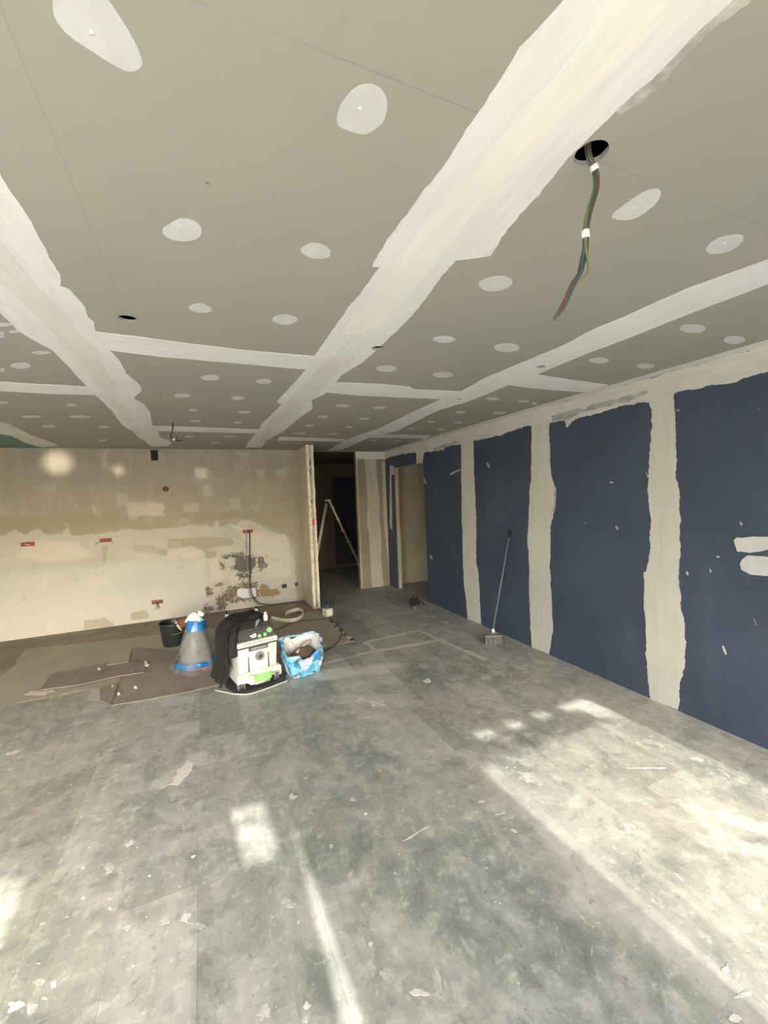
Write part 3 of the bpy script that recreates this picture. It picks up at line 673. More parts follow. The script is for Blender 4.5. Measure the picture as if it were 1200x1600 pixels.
FIELDS = {
    'pale': [bpoly((-200, 850), (0, 838), (25, 826), (40, 836), (62, 826), (70, 835), (100, 835), (105, 818), (109, 835), (130, 836), (190, 829), (262, 826), (300, 820), (335, 822), (337, 808), (345, 822), (362, 814), (366, 822), (380, 812), (400, 816), (422, 828), (445, 835), (452, 850), (460, 870), (464, 942), (350, 956), (160, 988), (0, 1005), (-200, 1030))],
    'tan': [bpoly((-200, 815), (0, 808), (95, 803), (240, 808), (262, 797), (330, 800), (462, 795), (463, 850), (455, 838), (425, 824), (375, 808), (300, 822), (190, 834), (100, 838), (0, 838), (-200, 850)),
            bpoly((96, 795), (188, 800), (190, 818), (98, 815))],
    'tan2': [bpoly((262, 842), (300, 840), (330, 838), (360, 841), (366, 846), (362, 852), (330, 856), (320, 862), (300, 853), (262, 858)), bpoly((318, 862), (338, 860), (340, 870), (322, 873)), bpoly((205, 850), (240, 853), (262, 860), (262, 868), (210, 862)),
            bpoly((131, 984), (132, 970), (165, 965), (182, 978)), bpoly((204, 970), (205, 957), (230, 953), (236, 966)), bpoly((160, 852), (170, 852), (165, 880), (160, 880)), bpoly((98, 745), (108, 745), (106, 785), (100, 785))],
    'cream': [bpoly((200, 786), (256, 785), (257, 806), (202, 804)), bpoly((325, 872), (342, 870), (352, 905), (330, 910)), bpoly((60, 845), (120, 850), (150, 870), (80, 880), (20, 868)), bpoly((360, 820), (450, 840), (455, 900), (415, 905), (400, 860)),
              bpoly((262, 858), (320, 858), (326, 866), (300, 872), (262, 876)), bpoly((350, 938), (420, 934), (455, 930), (400, 948), (348, 958))],
    'mold': [bpoly((368, 868), (376, 865), (384, 872), (388, 868), (398, 870), (400, 880), (393, 893), (384, 896), (371, 891), (362, 886), (369, 880)), bpoly((404, 873), (413, 872), (414, 885), (407, 892), (404, 884)),
             bpoly((374, 897), (388, 896), (389, 904), (376, 904)), bpoly((344, 880), (352, 882), (352, 887), (346, 887)), bpoly((350, 868), (372, 866), (370, 868.5), (352, 871))],
    'brown': [bpoly((350, 930), (358, 920), (376, 914), (372, 922), (362, 926), (372, 928), (360, 936), (352, 940)), bpoly((342, 936), (351, 930), (350, 952), (341, 954)), bpoly((378, 913), (400, 912), (401, 919), (382, 918)), bpoly((362, 941), (372, 934), (392, 932), (390, 936)), bpoly((398, 920), (403, 922), (402, 934), (396, 933)),
              bpoly((322, 921), (333, 920), (330, 928), (326, 930)), bpoly((318, 952), (326, 946), (330, 953), (322, 960)), bpoly((338, 912), (345, 911), (344, 916), (339, 916))],
    'ochre': [bpoly((405, 914), (412, 911), (419, 914), (423, 922), (433, 919), (437, 927), (424, 931), (416, 932), (406, 930))],
    'blue_white': [bpoly((371, 920), (399, 919), (401, 932), (380, 935), (370, 930))],
    'olive': [bpoly((-200, 905), (0, 890), (160, 866), (330, 876), (345, 900), (310, 925), (160, 925), (0, 940), (-200, 960))],
    'pat': [bpoly((180, 772), (198, 770), (200, 788), (184, 790)), bpoly((200, 790), (214, 788), (214, 812), (202, 812)), bpoly((430, 733), (448, 733), (448, 746), (432, 746)), bpoly((315, 760), (330, 760), (332, 774), (318, 775)), bpoly((285, 788), (310, 785), (312, 800), (288, 800)), bpoly((355, 780), (375, 778), (378, 795), (358, 796)), bpoly((400, 733), (413, 732), (413, 745), (401, 746)), bpoly((305, 731), (323, 731), (322, 747), (306, 746))],  # pale plaster patches; the last paints in a spot of reflected sun
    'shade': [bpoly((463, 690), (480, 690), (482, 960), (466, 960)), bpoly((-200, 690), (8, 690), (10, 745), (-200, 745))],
    'low': [bpoly((-200, 900), (0, 893), (180, 880), (320, 870), (340, 960), (0, 1010), (-200, 1030))],
}
for nme, polys in FIELDS.items():
    v = np.max([sdf(GP, p) for p in polys], axis=0).clip(-0.3, 0.3).astype(np.float32)
    at = me.attributes.new(nme, 'FLOAT', 'POINT'); at.data.foreach_set('value', v)
def far_wall_mat():
    t = NT('stripped_plaster_wall'); p = t.pos()
    nA = t.noise(p, 7.0, 5.0, 0.65); nB = t.noise(p, 26.0, 5.0, 0.7, 0.8); nC = t.noise(t.scaled(p, (1, 1, 2.2)), 1.3, 4.0); nS = t.noise(t.scaled(p, (9, 1, 0.8)), 2.0, 4.0)
    nM = t.math('ADD', t.math('MULTIPLY', nA, 0.6), t.math('MULTIPLY', nB, 0.4)); nL = t.noise(p, 3.2, 6.0, 0.7, 0.5)
    def mask(name, amp, w, n, bias=0.0, st=1.0):
        a = t.node('ShaderNodeAttribute', attribute_name=name)
        v = t.math('ADD', a.outputs['Fac'], t.math('MULTIPLY', t.math('SUBTRACT', n, 0.5 + bias), amp))
        return t.ramp(v, -w, w, 0, st)
    c = t.mix(t.ramp(nC, 0.3, 0.7), (0.295, 0.262, 0.205), (0.375, 0.338, 0.270))
    c = t.mix(t.ramp(nS, 0.45, 0.7, 0, 0.3), c, (0.43, 0.40, 0.33))
    c = t.mix(mask('tan', 0.05, 0.02, nA, 0, 0.85), c, (0.315, 0.285, 0.195))
    c = t.mix(mask('pale', 0.22, 0.012, nM), c, t.mix(t.ramp(nC, 0.3, 0.7), (0.41, 0.395, 0.335), (0.50, 0.48, 0.415)))
    c = t.mix(mask('olive', 0.12, 0.10, nA, 0, 0.6), c, (0.36, 0.365, 0.31))
    c = t.mix(mask('low', 0.10, 0.10, nA, 0, 0.6), c, (0.54, 0.54, 0.49))
    c = t.mix(mask('cream', 0.14, 0.035, nA, 0, 0.55), c, (0.60, 0.57, 0.49))
    c = t.mix(mask('tan2', 0.10, 0.012, nM, 0, 0.85), c, (0.34, 0.315, 0.225))
    c = t.mix(mask('pat', 0.06, 0.03, nA, 0, 0.5), c, (0.50, 0.475, 0.40))
    c = t.mix(t.ramp(nL, 0.55, 0.72, 0, 0.40), c, (0.58, 0.565, 0.50))
    c = t.mix(t.ramp(nL, 0.30, 0.44, 0.40, 0), c, (0.27, 0.25, 0.185))
    c = t.mix(t.ramp(nB, 0.62, 0.78, 0, 0.25), c, (0.62, 0.60, 0.54))
    c = t.mix(t.ramp(nB, 0.24, 0.36, 0.25, 0), c, (0.33, 0.30, 0.22))
    c = t.mix(mask('brown', 0.26, 0.008, nB, -0.07), c, t.mix(t.ramp(nB, .4, .6), (0.23, 0.165, 0.115), (0.12, 0.085, 0.055)))
    c = t.mix(mask('ochre', 0.18, 0.008, nM), c, (0.29, 0.20, 0.10))
    c = t.mix(mask('blue_white', 0.04, 0.006, nA), c, (0.66, 0.69, 0.70))
    c = t.mix(mask('mold', 0.36, 0.012, nB, -0.02, 0.9), c, (0.055, 0.050, 0.035))
    c = t.mix(mask('mold', 0.5, 0.10, nA, 0.14, 0.35), c, (0.25, 0.23, 0.17))
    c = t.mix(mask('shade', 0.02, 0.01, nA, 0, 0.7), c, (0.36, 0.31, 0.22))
    c = t.vmath('MULTIPLY', c, (0.88, 0.925, 0.985))
    t.bump(t.math('ADD', nA, nB), 0.35, 0.006)
    return t.done(c, t.ramp(nC, 0.3, 0.7, 0.40, 0.7))
wall_back = structure(box('wall_back', XL, 1.556, YB + 0.004, YB + 0.1, KZ, H + .15, 'wall_cream'))
MATS['far_wall'] = far_wall_mat()
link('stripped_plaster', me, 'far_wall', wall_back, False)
box('wall_plaster_side', XL, WX0, YB, YB + .004, KZ, H, 'wall_cream', wall_back)

# ---- corridor end, side room, left wall, garden side behind the camera
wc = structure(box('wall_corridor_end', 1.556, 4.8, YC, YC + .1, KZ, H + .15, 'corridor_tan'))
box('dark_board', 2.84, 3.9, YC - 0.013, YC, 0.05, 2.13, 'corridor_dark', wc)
box('upright_post', 2.70, 2.80, YC - 0.03, YC, KZ, H, 'brown_dark', wc)
box('rail', 2.2, 2.72, YC - 0.02, YC, 0.82, 0.86, 'brown_dark', wc)
structure(box('wall_side_room', 4.8, 4.9, 4.7, YC + .1, KZ, H + .15, 'wall_tan'))
structure(box('wall_side_room_near', XR + .08, 4.9, 4.7, 4.8, KZ, H + .15, 'wall_tan'))
structure(box('wall_left', XL - .1, XL, YF, YB + .1, KZ, H + .15, 'wall_cream'))
bm = bmesh.new()
xs = [XL - .1] + [q for o_ in OPEN for q in o_] + [XR + .08]
for i in range(0, len(xs), 2): bm_box(bm, xs[i], xs[i + 1], YF - .2, YF, KZ, TOPZ)
bm_box(bm, XL - .1, XR + .08, YF - .2, YF, TOPZ, H + .3)
wall_front = structure(from_bm('wall_front', bm, 'wall_cream'))
for k, (a, b) in enumerate(OPEN):
    portal(a, b, 0.0, TOPZ, YF - .19)
    w = bpy.data.objects.new('window_%d' % (k + 1), None); COL.objects.link(w); w.location = (0, 0, 0); w['kind'] = 'structure'
    bm = bmesh.new()
    bm_box(bm, a, a + .05, YF - .1, YF - .04, 0, TOPZ); bm_box(bm, b - .05, b, YF - .1, YF - .04, 0, TOPZ); bm_box(bm, a + .05, b - .05, YF - .1, YF - .04, TOPZ - .04, TOPZ)
    from_bm('window_frame', bm, 'white', w)
    if k == 2:     # added slotted board and thin screen, shaped to throw the right-hand sun patch
        bm = bmesh.new(); bm_box(bm, a + .05, 2.66, YF - .085, YF - .06, 1.97, 2.10)
        x = a + .05
        for g0, g1 in ((1.77, 1.90), (2.04, 2.16), (2.29, 2.41), (2.55, 2.66)):
            bm_box(bm, x, g0, YF - .085, YF - .06, 2.10, TOPZ - .04); x = g1
        from_bm('sun_slots', bm, 'white', w)
        t = NT('sun_filter'); t.done((0.80, 0.80, 0.76), 0.9); tr = t.node('ShaderNodeBsdfTransparent'); mx = t.node('ShaderNodeMixShader'); mx.inputs[0].default_value = 0.44
        t.l.new(t.b.outputs[0], mx.inputs[1]); t.l.new(tr.outputs[0], mx.inputs[2]); t.l.new(mx.outputs[0], t.n['Material Output'].inputs[0]); MATS['sun_film'] = t.m
        grid_ob('sun_filter', [[Vector((a + .05 + (b - a - .10) * i / 60, YF - .03 + .012 * math.sin(i * 1.3), z)) for i in range(61)] for z in (0.02, 1.965)], 'sun_film', w)
    if k == 1:     # added translucent sheet, cut to throw the left-hand sun streaks
        t = NT('sun_mask_cloth'); t.done((0.75, 0.72, 0.64), 0.9)
        tr = t.node('ShaderNodeBsdfTranslucent'); tr.inputs[0].default_value = (0.75, 0.72, 0.64, 1); mx = t.node('ShaderNodeMixShader'); mx.inputs[0].default_value = 0.6
        t.l.new(t.b.outputs[0], mx.inputs[1]); t.l.new(tr.outputs[0], mx.inputs[2]); t2 = t.node('ShaderNodeBsdfTransparent'); m2 = t.node('ShaderNodeMixShader'); m2.inputs[0].default_value = 0.20
        t.l.new(mx.outputs[0], m2.inputs[1]); t.l.new(t2.outputs[0], m2.inputs[2]); t.l.new(m2.outputs[0], t.n['Material Output'].inputs[0]); MATS['mask_cloth'] = t.m
        bm = bmesh.new()
        for poly in ([(.484, 2.21), (.484, 2.03), (.40, 1.25), (.36, .02), (.22, .02), (.22, 1.88), (.38, 1.84), (.38, 2.21)], [(.22, .02), (-.62, .02), (-.66, 2.21), (.22, 2.21)]):
            fr = [bm.verts.new((x, YF - .02, z)) for x, z in poly]; bk = [bm.verts.new((x, YF - .018, z)) for x, z in poly]
            bm.faces.new(fr); bm.faces.new(bk[::-1])
            for i in range(len(poly)): bm.faces.new((fr[i], fr[(i + 1) % len(poly)], bk[(i + 1) % len(poly)], bk[i]))
        from_bm('sun_mask', bm, 'mask_cloth', w)
structure(box('floor_terrace', -14, 14, -16, YF - .2, -0.25, -0.06, 'terrace'))
# added spot lamps standing in for sun reflected up onto the far wall
for (tx, tz, sx, deg, bl, pw) in ((-1.71, 2.26, -2.2, 2.3, 1.0, 1900), (-1.03, 2.147, -0.9, 1.0, 1.0, 1300), (0.024, 2.086, -1.1, 1.3, 1.0, 550)):
    glint((tx, YB, tz), (sx, -3.0, 0.35), deg, bl, pw)

# ================================================================== THINGS
MATS['vac_grey'] = plain('extractor_pale_grey', (0.60, 0.64, 0.57), 0.45, 0.06, 12)
MATS['vac_dark'] = plain('extractor_dark_grey', (0.062, 0.064, 0.068), 0.5, 0.25, 12)
MATS['green'] = plain('bright_green', (0.23, 0.52, 0.16), 0.45, 0.08)
MATS['green_knob'] = plain('green_knob_plastic', (0.30, 0.62, 0.26), 0.4, 0.05)
MATS['chrome'] = plain('port_metal', (0.5, 0.5, 0.48), 0.3, 0.1, 30, Metallic=0.8)
MATS['ink'] = plain('printed_ink', (0.72, 0.73, 0.72), 0.5)
MATS['ink_dark'] = plain('dark_ink', (0.06, 0.07, 0.08), 0.6)

# ---- dark sheet under the extractor, with a bright rim
tray = thing('floor_sheet', (0, 0, 0), 0, 'thin dark sheet with a bright front rim lying under the dust extractor', 'sheet')
tp = [Vector(fl(*q)) for q in ((352, 1074), (366, 1083), (388, 1084), (412, 1077), (447, 1064), (446, 1050), (360, 1056))]
sheet('sheet', tp, 'floor', 0.006, 'vac_dark', tray, 0.0, 0.1)
tube_ob('rim', [(*Vector(fl(*q)), 0.008) for q in ((336, 1080), (352, 1083), (368, 1086), (388, 1086), (412, 1079), (449, 1065))], 0.004, 'white', tray, 6)

# ---- dust extractor
VA = math.radians(13); VC = (0.335, 4.075, 0.007)
vac = thing('dust_extractor', VC, VA, 'pale grey and black dust extractor with green knobs standing beside the blue bag', 'vacuum')
def vbox(name, x0, x1, y0, y1, z0, z1, mat, par=vac, bev=0.012): return auto(box(name, x0, x1, y0, y1, z0, z1, mat, par, bev))
def vprism(name, prof, x0, x1, mat, par=vac, bev=0.01):
    bm = bmesh.new(); a = [bm.verts.new((x0, y, z)) for y, z in prof]; b = [bm.verts.new((x1, y, z)) for y, z in prof]; n = len(prof)
    bm.faces.new(a); bm.faces.new(b[::-1])
    for i in range(n): bm.faces.new((a[i], a[(i + 1) % n], b[(i + 1) % n], b[i]))
    if bev: bmesh.ops.bevel(bm, geom=list(bm.edges), offset=bev, segments=2, affect='EDGES')
    return auto(from_bm(name, bm, mat, par))
vac.scale = (0.94, 1, 0.92)
# base with arched cut-outs over the wheels
bm = bmesh.new()
def arch_prof(w):
    pts = [(-w, 0.075), (-w, 0.145), (w, 0.145), (w, 0.075)]
    cx = 0.155; a = []
    for k in range(9):
        t_ = math.pi * k / 8; a.append((cx + 0.062 * math.cos(t_) , 0.055 + 0.062 * math.sin(t_)))
    return pts + [(min(x, w - .002), z) for x, z in a if z >= .055] + [(0.085, 0.035), (-0.085, 0.035), (-0.12, 0.065)]
pf = arch_prof(0.212)
fr = [bm.verts.new((x, -0.27, z)) for x, z in pf]; bk = [bm.verts.new((x, 0.25, z)) for x, z in pf]
bm.faces.new(fr); bm.faces.new(bk[::-1])
for i in range(len(pf)): bm.faces.new((fr[i], fr[(i + 1) % len(pf)], bk[(i + 1) % len(pf)], bk[i]))
bmesh.ops.triangulate(bm, faces=[f for f in bm.faces if len(f.verts) > 4], ngon_method='EAR_CLIP')
base = auto(from_bm('base', bm, 'vac_grey', vac), 30)
vbox('base_ledge', -0.205, 0.205, -0.262, 0.245, 0.136, 0.156, 'vac_grey', base, 0.009)
vbox('label_plate', -0.055, 0.112, -0.2745, -0.266, 0.050, 0.120, 'green', base, 0.004)
vbox('bumper', -0.05, 0.10, -0.280, -0.255, 0.024, 0.046, 'chrome', base, 0.008)
# container
bm = bmesh.new(); bm_box(bm, -0.182, 0.182, -0.238, 0.232, 0.148, 0.386, 0.016)
for v in bm.verts:
    k = 1 + 0.05 * (v.co.z - 0.17) / 0.21; v.co.x *= k; v.co.y *= k
body = auto(from_bm('container', bm, 'vac_grey', vac))
vbox('front_panel', -0.082, 0.092, -0.252, -0.225, 0.156, 0.356, 'vac_grey', body, 0.006)
for sx in (-0.091, 0.101): vbox('panel_groove', sx - .005, sx + .005, -0.2455, -0.235, 0.158, 0.37, 'vac_dark', body, 0.001)
bm = bmesh.new(); mt = Matrix.Translation((0.012, -0.250, 0.288)) @ Matrix.Rotation(math.radians(90), 4, 'X')
lathe(bm, [(0.030, 0.0), (0.044, 0.0), (0.046, 0.008), (0.042, 0.014), (0.034, 0.014), (0.030, 0.004)], 28, mt, cap0=False, cap1=False)
port = auto(from_bm('hose_port', bm, 'chrome', body))
lathe_ob('port_bore', [(0.0301, 0.0055), (0.0001, 0.0055)], 'chrome', port, 24, mt, cap0=False, cap1=False)
lathe_ob('port_flap', [(0.020, 0.0055), (0.020, 0.009), (0.0, 0.010)], 'vac_dark', port, 20, mt @ Matrix.Translation((0.006, -0.004, 0)))
vbox('seal_band', -0.194, 0.194, -0.250, 0.245, 0.384, 0.399, 'vac_dark', vac, 0.004)
name_p = vbox('name_plate', -0.088, 0.098, -0.2595, -0.235, 0.352, 0.392, 'vac_dark', vac, 0.004)
text_ob('lettering', 'AUTOCLEAN', 0.024, 'ink', name_p, Matrix.Translation((0.008, -0.2600, 0.371)) @ Matrix.Rotation(math.radians(90), 4, 'X'))
coll = vbox('collar', -0.198, 0.198, -0.254, 0.248, 0.398, 0.448, 'vac_grey', vac, 0.012)
slot0 = None
for i in range(14):
    if slot0 is None: slot0 = box('vent_slot', -0.003, 0.003, -0.2555, -0.250, 0.420, 0.436, 'vac_dark', coll); slot0.location.x = -0.13; sl = slot0
    else: sl = slot0.copy(); COL.objects.link(sl); sl.location.x = -0.13 + i * 0.021
head = vprism('head', [(-0.244, 0.446), (-0.185, 0.535), (-0.06, 0.562), (0.20, 0.562), (0.24, 0.446)], -0.188, 0.188, 'vac_dark', vac, 0.014)
sl_n = Vector((0, -0.089, 0.059)).normalized()         # outward normal of the sloping control panel
RX = Matrix.Rotation(math.atan2(0.089, 0.059), 4, 'X')
def onpanel(x, s):                                    # s runs 0..1 up the slope
    y = -0.244 + s * 0.059; z = 0.446 + s * 0.089; return Vector((x, y, z)) + sl_n * 0.0005
for (x, s, r_) in ((0.135, 0.62, 0.026), (0.082, 0.30, 0.017), (0.028, 0.26, 0.017)):
    k = lathe_ob('knob', [(r_, 0), (r_, 0.010), (r_ * .85, 0.016), (r_ * .25, 0.0165), (0.0, 0.0165)], 'green_knob', head, 20, Matrix.Translation(onpanel(x, s)) @ RX)
    auto(k)
bm = bmesh.new()
for poly in ([(-.060, .48), (.0, .62), (.005, .36), (-.02, .22), (-.045, .26), (-.055, .38)],):
    f = bm.faces.new([bm.verts.new(onpanel(x, s) + sl_n * .0012) for x, s in poly])
stick = from_bm('sticker', bm, 'ink', head); sm = stick.modifiers.new('thickness', 'SOLIDIFY'); sm.thickness = 0.001
for (x0, s0, x1, s1) in ((-.045, .44, -.025, .34), (-.02, .46, -.005, .40)):
    tube_ob('scribble', [onpanel(x0, s0) + sl_n * .003, onpanel((x0 + x1) / 2, s1) + sl_n * .003, onpanel(x1, s0) + sl_n * .003], 0.0018, 'ink_dark', stick, 5, 3)
def wheel(name, x, y, r_, w, par):
    m = Matrix.Translation((x, y, r_)) @ Matrix.Rotation(math.radians(90), 4, 'Y')
    return auto(lathe_ob(name, [(0.0, -w), (r_ * .8, -w), (r_ * .98, -w * .75), (r_, -w * .3), (r_, w * .3), (r_ * .98, w * .75), (r_ * .8, w), (0.0, w)], 'vac_dark', par, 24, m, cap0=False, cap1=False), 40)
for (nm, x, y, r_, w) in (('wheel', 0.165, -0.225, 0.056, 0.018), ('wheel', 0.20, 0.17, 0.09, 0.02), ('wheel', -0.20, 0.17, 0.09, 0.02)):
    wv = wheel(nm, x, y, r_, w, vac)
    for s in (-1, 1):
        bm = bmesh.new(); tube(bm, [(x + s * (w + .001), y + r_ * .8 * math.cos(a), r_ + r_ * .8 * math.sin(a)) for a in [2 * math.pi * k / 24 for k in range(24)]], 0.004, 6, closed=True); from_bm('wheel_rim', bm, 'chrome', wv, True)
ca = wheel('caster', -0.165, -0.215, 0.036, 0.022, vac)
for s in (-1, 1): vbox('caster_fork', -0.165 + s * .028 - .005, -0.165 + s * .028 + .005, -0.245, -0.195, 0.004, 0.078, 'chrome', ca, 0.002)
vbox('caster_fork', -0.198, -0.132, -0.245, -0.195, 0.068, 0.080, 'vac_dark', ca, 0.003)
bm = bmesh.new(); fpts = [(0.0, -0.20, 0.56), (0.03, -0.155, 0.60), (0.055, -0.14, 0.608), (0.09, -0.12, 0.60), (0.05, -0.16, 0.575), (0.015, -0.185, 0.545)]
bm.faces.new([bm.verts.new(p) for p in fpts]); 
MATS['slate'] = plain('grey_card', (0.24, 0.27, 0.27), 0.6)
flap = from_bm('grey_tab', bm, 'slate', vac); sm = flap.modifiers.new('thickness', 'SOLIDIFY'); sm.thickness = 0.002
# ---- white bottle standing on it
MW = Matrix.Translation(VC) @ Matrix.Rotation(VA, 4, 'Z')
bp = MW @ Vector((0.15, -0.07, 0.5165))
bt = thing('small_bottle', bp, 0, 'small white plastic bottle standing on top of the dust extractor', 'bottle')
lathe_ob('body', [(0.019, 0), (0.020, 0.004), (0.020, 0.045), (0.013, 0.058)], 'white', bt, 18); lathe_ob('cap', [(0.013, 0.058), (0.013, 0.075), (0.008, 0.080), (0.0, 0.081)], 'white', bt, 14)

# ---- black jacket thrown over the extractor
t = NT('black_cloth'); nz_ = t.noise(t.pos(), 18.0, 4.0); t.bump(nz_, 0.8, 0.02); MATS['cloth'] = t.done(t.mix(nz_, (0.006, 0.006, 0.007), (0.022, 0.022, 0.023)), 0.9)
jk = thing('black_jacket', VC, VA, 'black jacket thrown over the dust extractor and hanging to the floor', 'jacket'); jk.scale = (0.95, 1, 0.84)
spine = spline([(-0.285, 0.02, 0.012), (-0.258, 0.02, 0.10), (-0.240, 0.02, 0.25), (-0.230, 0.02, 0.42), (-0.205, 0.03, 0.545), (-0.12, 0.05, 0.612), (0.0, 0.07, 0.622), (0.12, 0.09, 0.630), (0.175, 0.10, 0.606), (0.215, 0.10, 0.56)], 7)
rows = []; ns = len(spine)
for i, c in enumerate(spine):
    u = i / (ns - 1)
    front = -0.19 if u < 0.42 else -0.19 + min(1, (u - .42) / .15) * 0.10 + max(0, u - .57) * 0.10
    if u < 0.18: front = -0.13 - u * .3
    backw = 0.20
    d = (spine[min(i + 1, ns - 1)] - spine[max(i - 1, 0)]).normalized(); nrm = Vector((-d.z, 0, d.x))
    row = []
    for j in range(26):
        w = j / 25; y = front + (backw - front) * w
        off = 0.018 * math.sin(y * 42 + u * 9) * (0.5 + .5 * math.sin(u * 13 + 1)) + 0.02 * pnoise(Vector((u * 9, y * 14, 2))) + 0.012
        p = Vector((c.x, c.y + y, c.z)) + nrm * off
        edge = max(0, (0.12 - w) / 0.12)
        if u > 0.45: p.z -= edge ** 1.3 * 0.045
        if p.z < 0.004: p.z = 0.004
        row.append(p)
    rows.append(row)
gz_ = grid_ob('cloth', rows, 'cloth', jk); sm = gz_.modifiers.new('thickness', 'SOLIDIFY'); sm.thickness = 0.012; sm.offset = 1.0
# sleeve hanging over the front left corner
tube_ob('sleeve', [(-0.14, -0.12, 0.63), (-0.195, -0.20, 0.585), (-0.222, -0.235, 0.50), (-0.226, -0.24, 0.42), (-0.222, -0.235, 0.37)], [0.03] * 3 + [0.034] * 7 + [0.038] * 6 + [0.04] * 8 + [0.036], 'cloth', jk, 12)
tube_ob('collar', [(0.02, 0.0, 0.650), (0.09, 0.02, 0.662), (0.16, 0.05, 0.648), (0.205, 0.08, 0.61)], [0.02 + 0.012 * math.sin(k * .4) for k in range(19)], 'cloth', jk, 10)

# ---- printed blue carrier bag
t = NT('blue_printed_bag')
vo = t.node('ShaderNodeTexVoronoi'); t.put(vo.inputs['Vector'], t.vmath('ADD', t.obj(), t.scalecol(t.node('ShaderNodeTexNoise').outputs['Color'], 0.05))); vo.inputs['Scale'].default_value = 21
cr = t.node('ShaderNodeValToRGB'); cr.color_ramp.interpolation = 'CONSTANT'
sx = t.node('ShaderNodeSeparateColor'); t.l.new(vo.outputs['Color'], sx.inputs[0]); t.l.new(sx.outputs[0], cr.inputs[0])
cols_ = [(0, (0.16, 0.45, 0.68)), (.20, (0.50, 0.60, 0.70)), (.34, (0.03, 0.22, 0.52)), (.48, (0.20, 0.50, 0.70)), (.66, (0.55, 0.55, 0.62)), (.76, (0.05, 0.34, 0.62)), (.86, (0.10, 0.16, 0.19)), (.94, (0.62, 0.40, 0.46))]
e0 = cr.color_ramp.elements
while len(e0) < len(cols_): e0.new(0.5)
for e, (p_, c_) in zip(e0, cols_): e.position = p_; e.color = (*c_, 1)
MATS['bag'] = t.done(cr.outputs[0], 0.35)
MATS['bag_in'] = plain('bag_inside', (0.62, 0.63, 0.62), 0.5)
bagp = (0.805, 3.955, 0.0)
bag = thing('carrier_bag', bagp, 0.15, 'crumpled blue and white printed carrier bag standing open beside the dust extractor', 'bag'); bag.scale = (0.95, 1, 0.93)
rows = []
for i in range(15):
    v = i / 14; row = []
    for j in range(48):
        a = 2 * math.pi * j / 48
        ca_, sa_ = math.cos(a), math.sin(a)
        sq = 1 / (abs(ca_) ** 7 + abs(sa_) ** 7) ** (1 / 7)
        wx = (0.165 + 0.045 * v); wy = (0.125 + 0.02 * v)
        cr_ = 1 + (0.17 * pnoise(Vector((ca_ * 2.4, sa_ * 2.4, v * 3.0))) + 0.10 * pnoise(Vector((ca_ * 7, sa_ * 7, v * 8)))) * (0.4 + v)
        top = 0.255 + 0.07 * math.cos(a - 0.2) * (ca_ > 0) + 0.055 * (ca_ < -.3) + 0.05 * max(0, sa_) - 0.075 * max(0, math.cos(a - math.radians(245)))
        row.append(Vector((wx * sq * ca_ * cr_ * .93, wy * sq * sa_ * cr_, v * top + 0.002)))
    rows.append(row)
bg = grid_ob('bag_wall', rows, 'bag', bag, closed=True); bg.data.materials.append(MATS['bag_in'])
sm = bg.modifiers.new('thickness', 'SOLIDIFY'); sm.thickness = 0.004; sm.offset = -1; sm.material_offset = 1
bm = bmesh.new(); bm.faces.new([bm.verts.new(p) for p in rows[1]]); from_bm('bag_floor', bm, 'bag_in', bag)
hand = tube_ob('handle', [(-0.19, 0.06, 0.30), (-0.12, 0.13, 0.345), (0.02, 0.15, 0.33), (0.16, 0.12, 0.335), (0.20, 0.08, 0.315)], 0.010, 'bag', bag, 8)
rb = thing('rubbish_heap', (0.82, 3.975, 0.006), 0.3, 'dark crumpled rubbish filling the blue carrier bag', 'rubbish')
bm = bmesh.new(); bmesh.ops.create_icosphere(bm, subdivisions=3, radius=1)
for v in bm.verts:
    n_ = 1 + .2 * pnoise(v.co * 2.2) + .1 * pnoise(v.co * 6); v.co = Vector((v.co.x * .135 * n_, v.co.y * .088 * n_,   .115 + max(v.co.z, -.95) * .115 * n_))
    v.co.z = max(v.co.z, 0.002)
from_bm('rubbish', bm, 'brown_dark', rb, True)
tube_ob('wood_offcut', [(-0.08, -0.02, 0.19), (0.02, 0.01, 0.235), (0.10, 0.03, 0.25)], 0.018, 'screed_pale', rb, 6, 3)

# ---- dark bucket with a brush leaning in it
bk_ = thing('bucket', (-0.385, 5.49, KZ + 0.004), 0, 'dark green black plastic bucket standing behind the plastic sack', 'bucket')
MATS['bucket'] = plain('dark_bucket', (0.014, 0.022, 0.022), 0.45, 0.15)
auto(lathe_ob('bucket_wall', [(0.0, 0.0), (0.105, 0.0), (0.112, 0.01), (0.142, 0.255), (0.150, 0.258), (0.150, 0.275), (0.143, 0.275), (0.137, 0.262), (0.104, 0.012), (0.0, 0.012)], 'bucket', bk_, 32, cap0=False, cap1=False), 40)
tube_ob('bail_handle', [(0.148, 0.02, 0.265), (0.155, -0.06, 0.20), (0.10, -0.14, 0.17), (0.0, -0.165, 0.16)], 0.004, 'alu', bk_, 6)
br = thing('hand_brush', (-0.425, 5.47, KZ + 0.02), 0, 'brown and white wide brush leaning out of the dark bucket', 'brush')
Mb = Matrix.Translation((0.10, -0.06, 0.215)) @ Matrix.Rotation(math.radians(62), 4, 'Y') @ Matrix.Rotation(math.radians(25), 4, 'Z')
MATS['brush_brown'] = plain('brown_bristle', (0.17, 0.075, 0.03), 0.7, 0.25, 40)
auto(lathe_ob('ferrule', [(0.062, 0.0), (0.068, 0.004), (0.068, 0.016), (0.062, 0.02)], 'white', br, 20, Mb))
lathe_ob('bristles', [(0.060, 0.02), (0.060, 0.10), (0.03, 0.15), (0.0, 0.155)], 'brush_brown', br, 20, Mb)
lathe_ob('handle', [(0.014, 0.0), (0.016, -0.06), (0.018, -0.16), (0.010, -0.18)], 'brown_dark', br, 12, Mb)

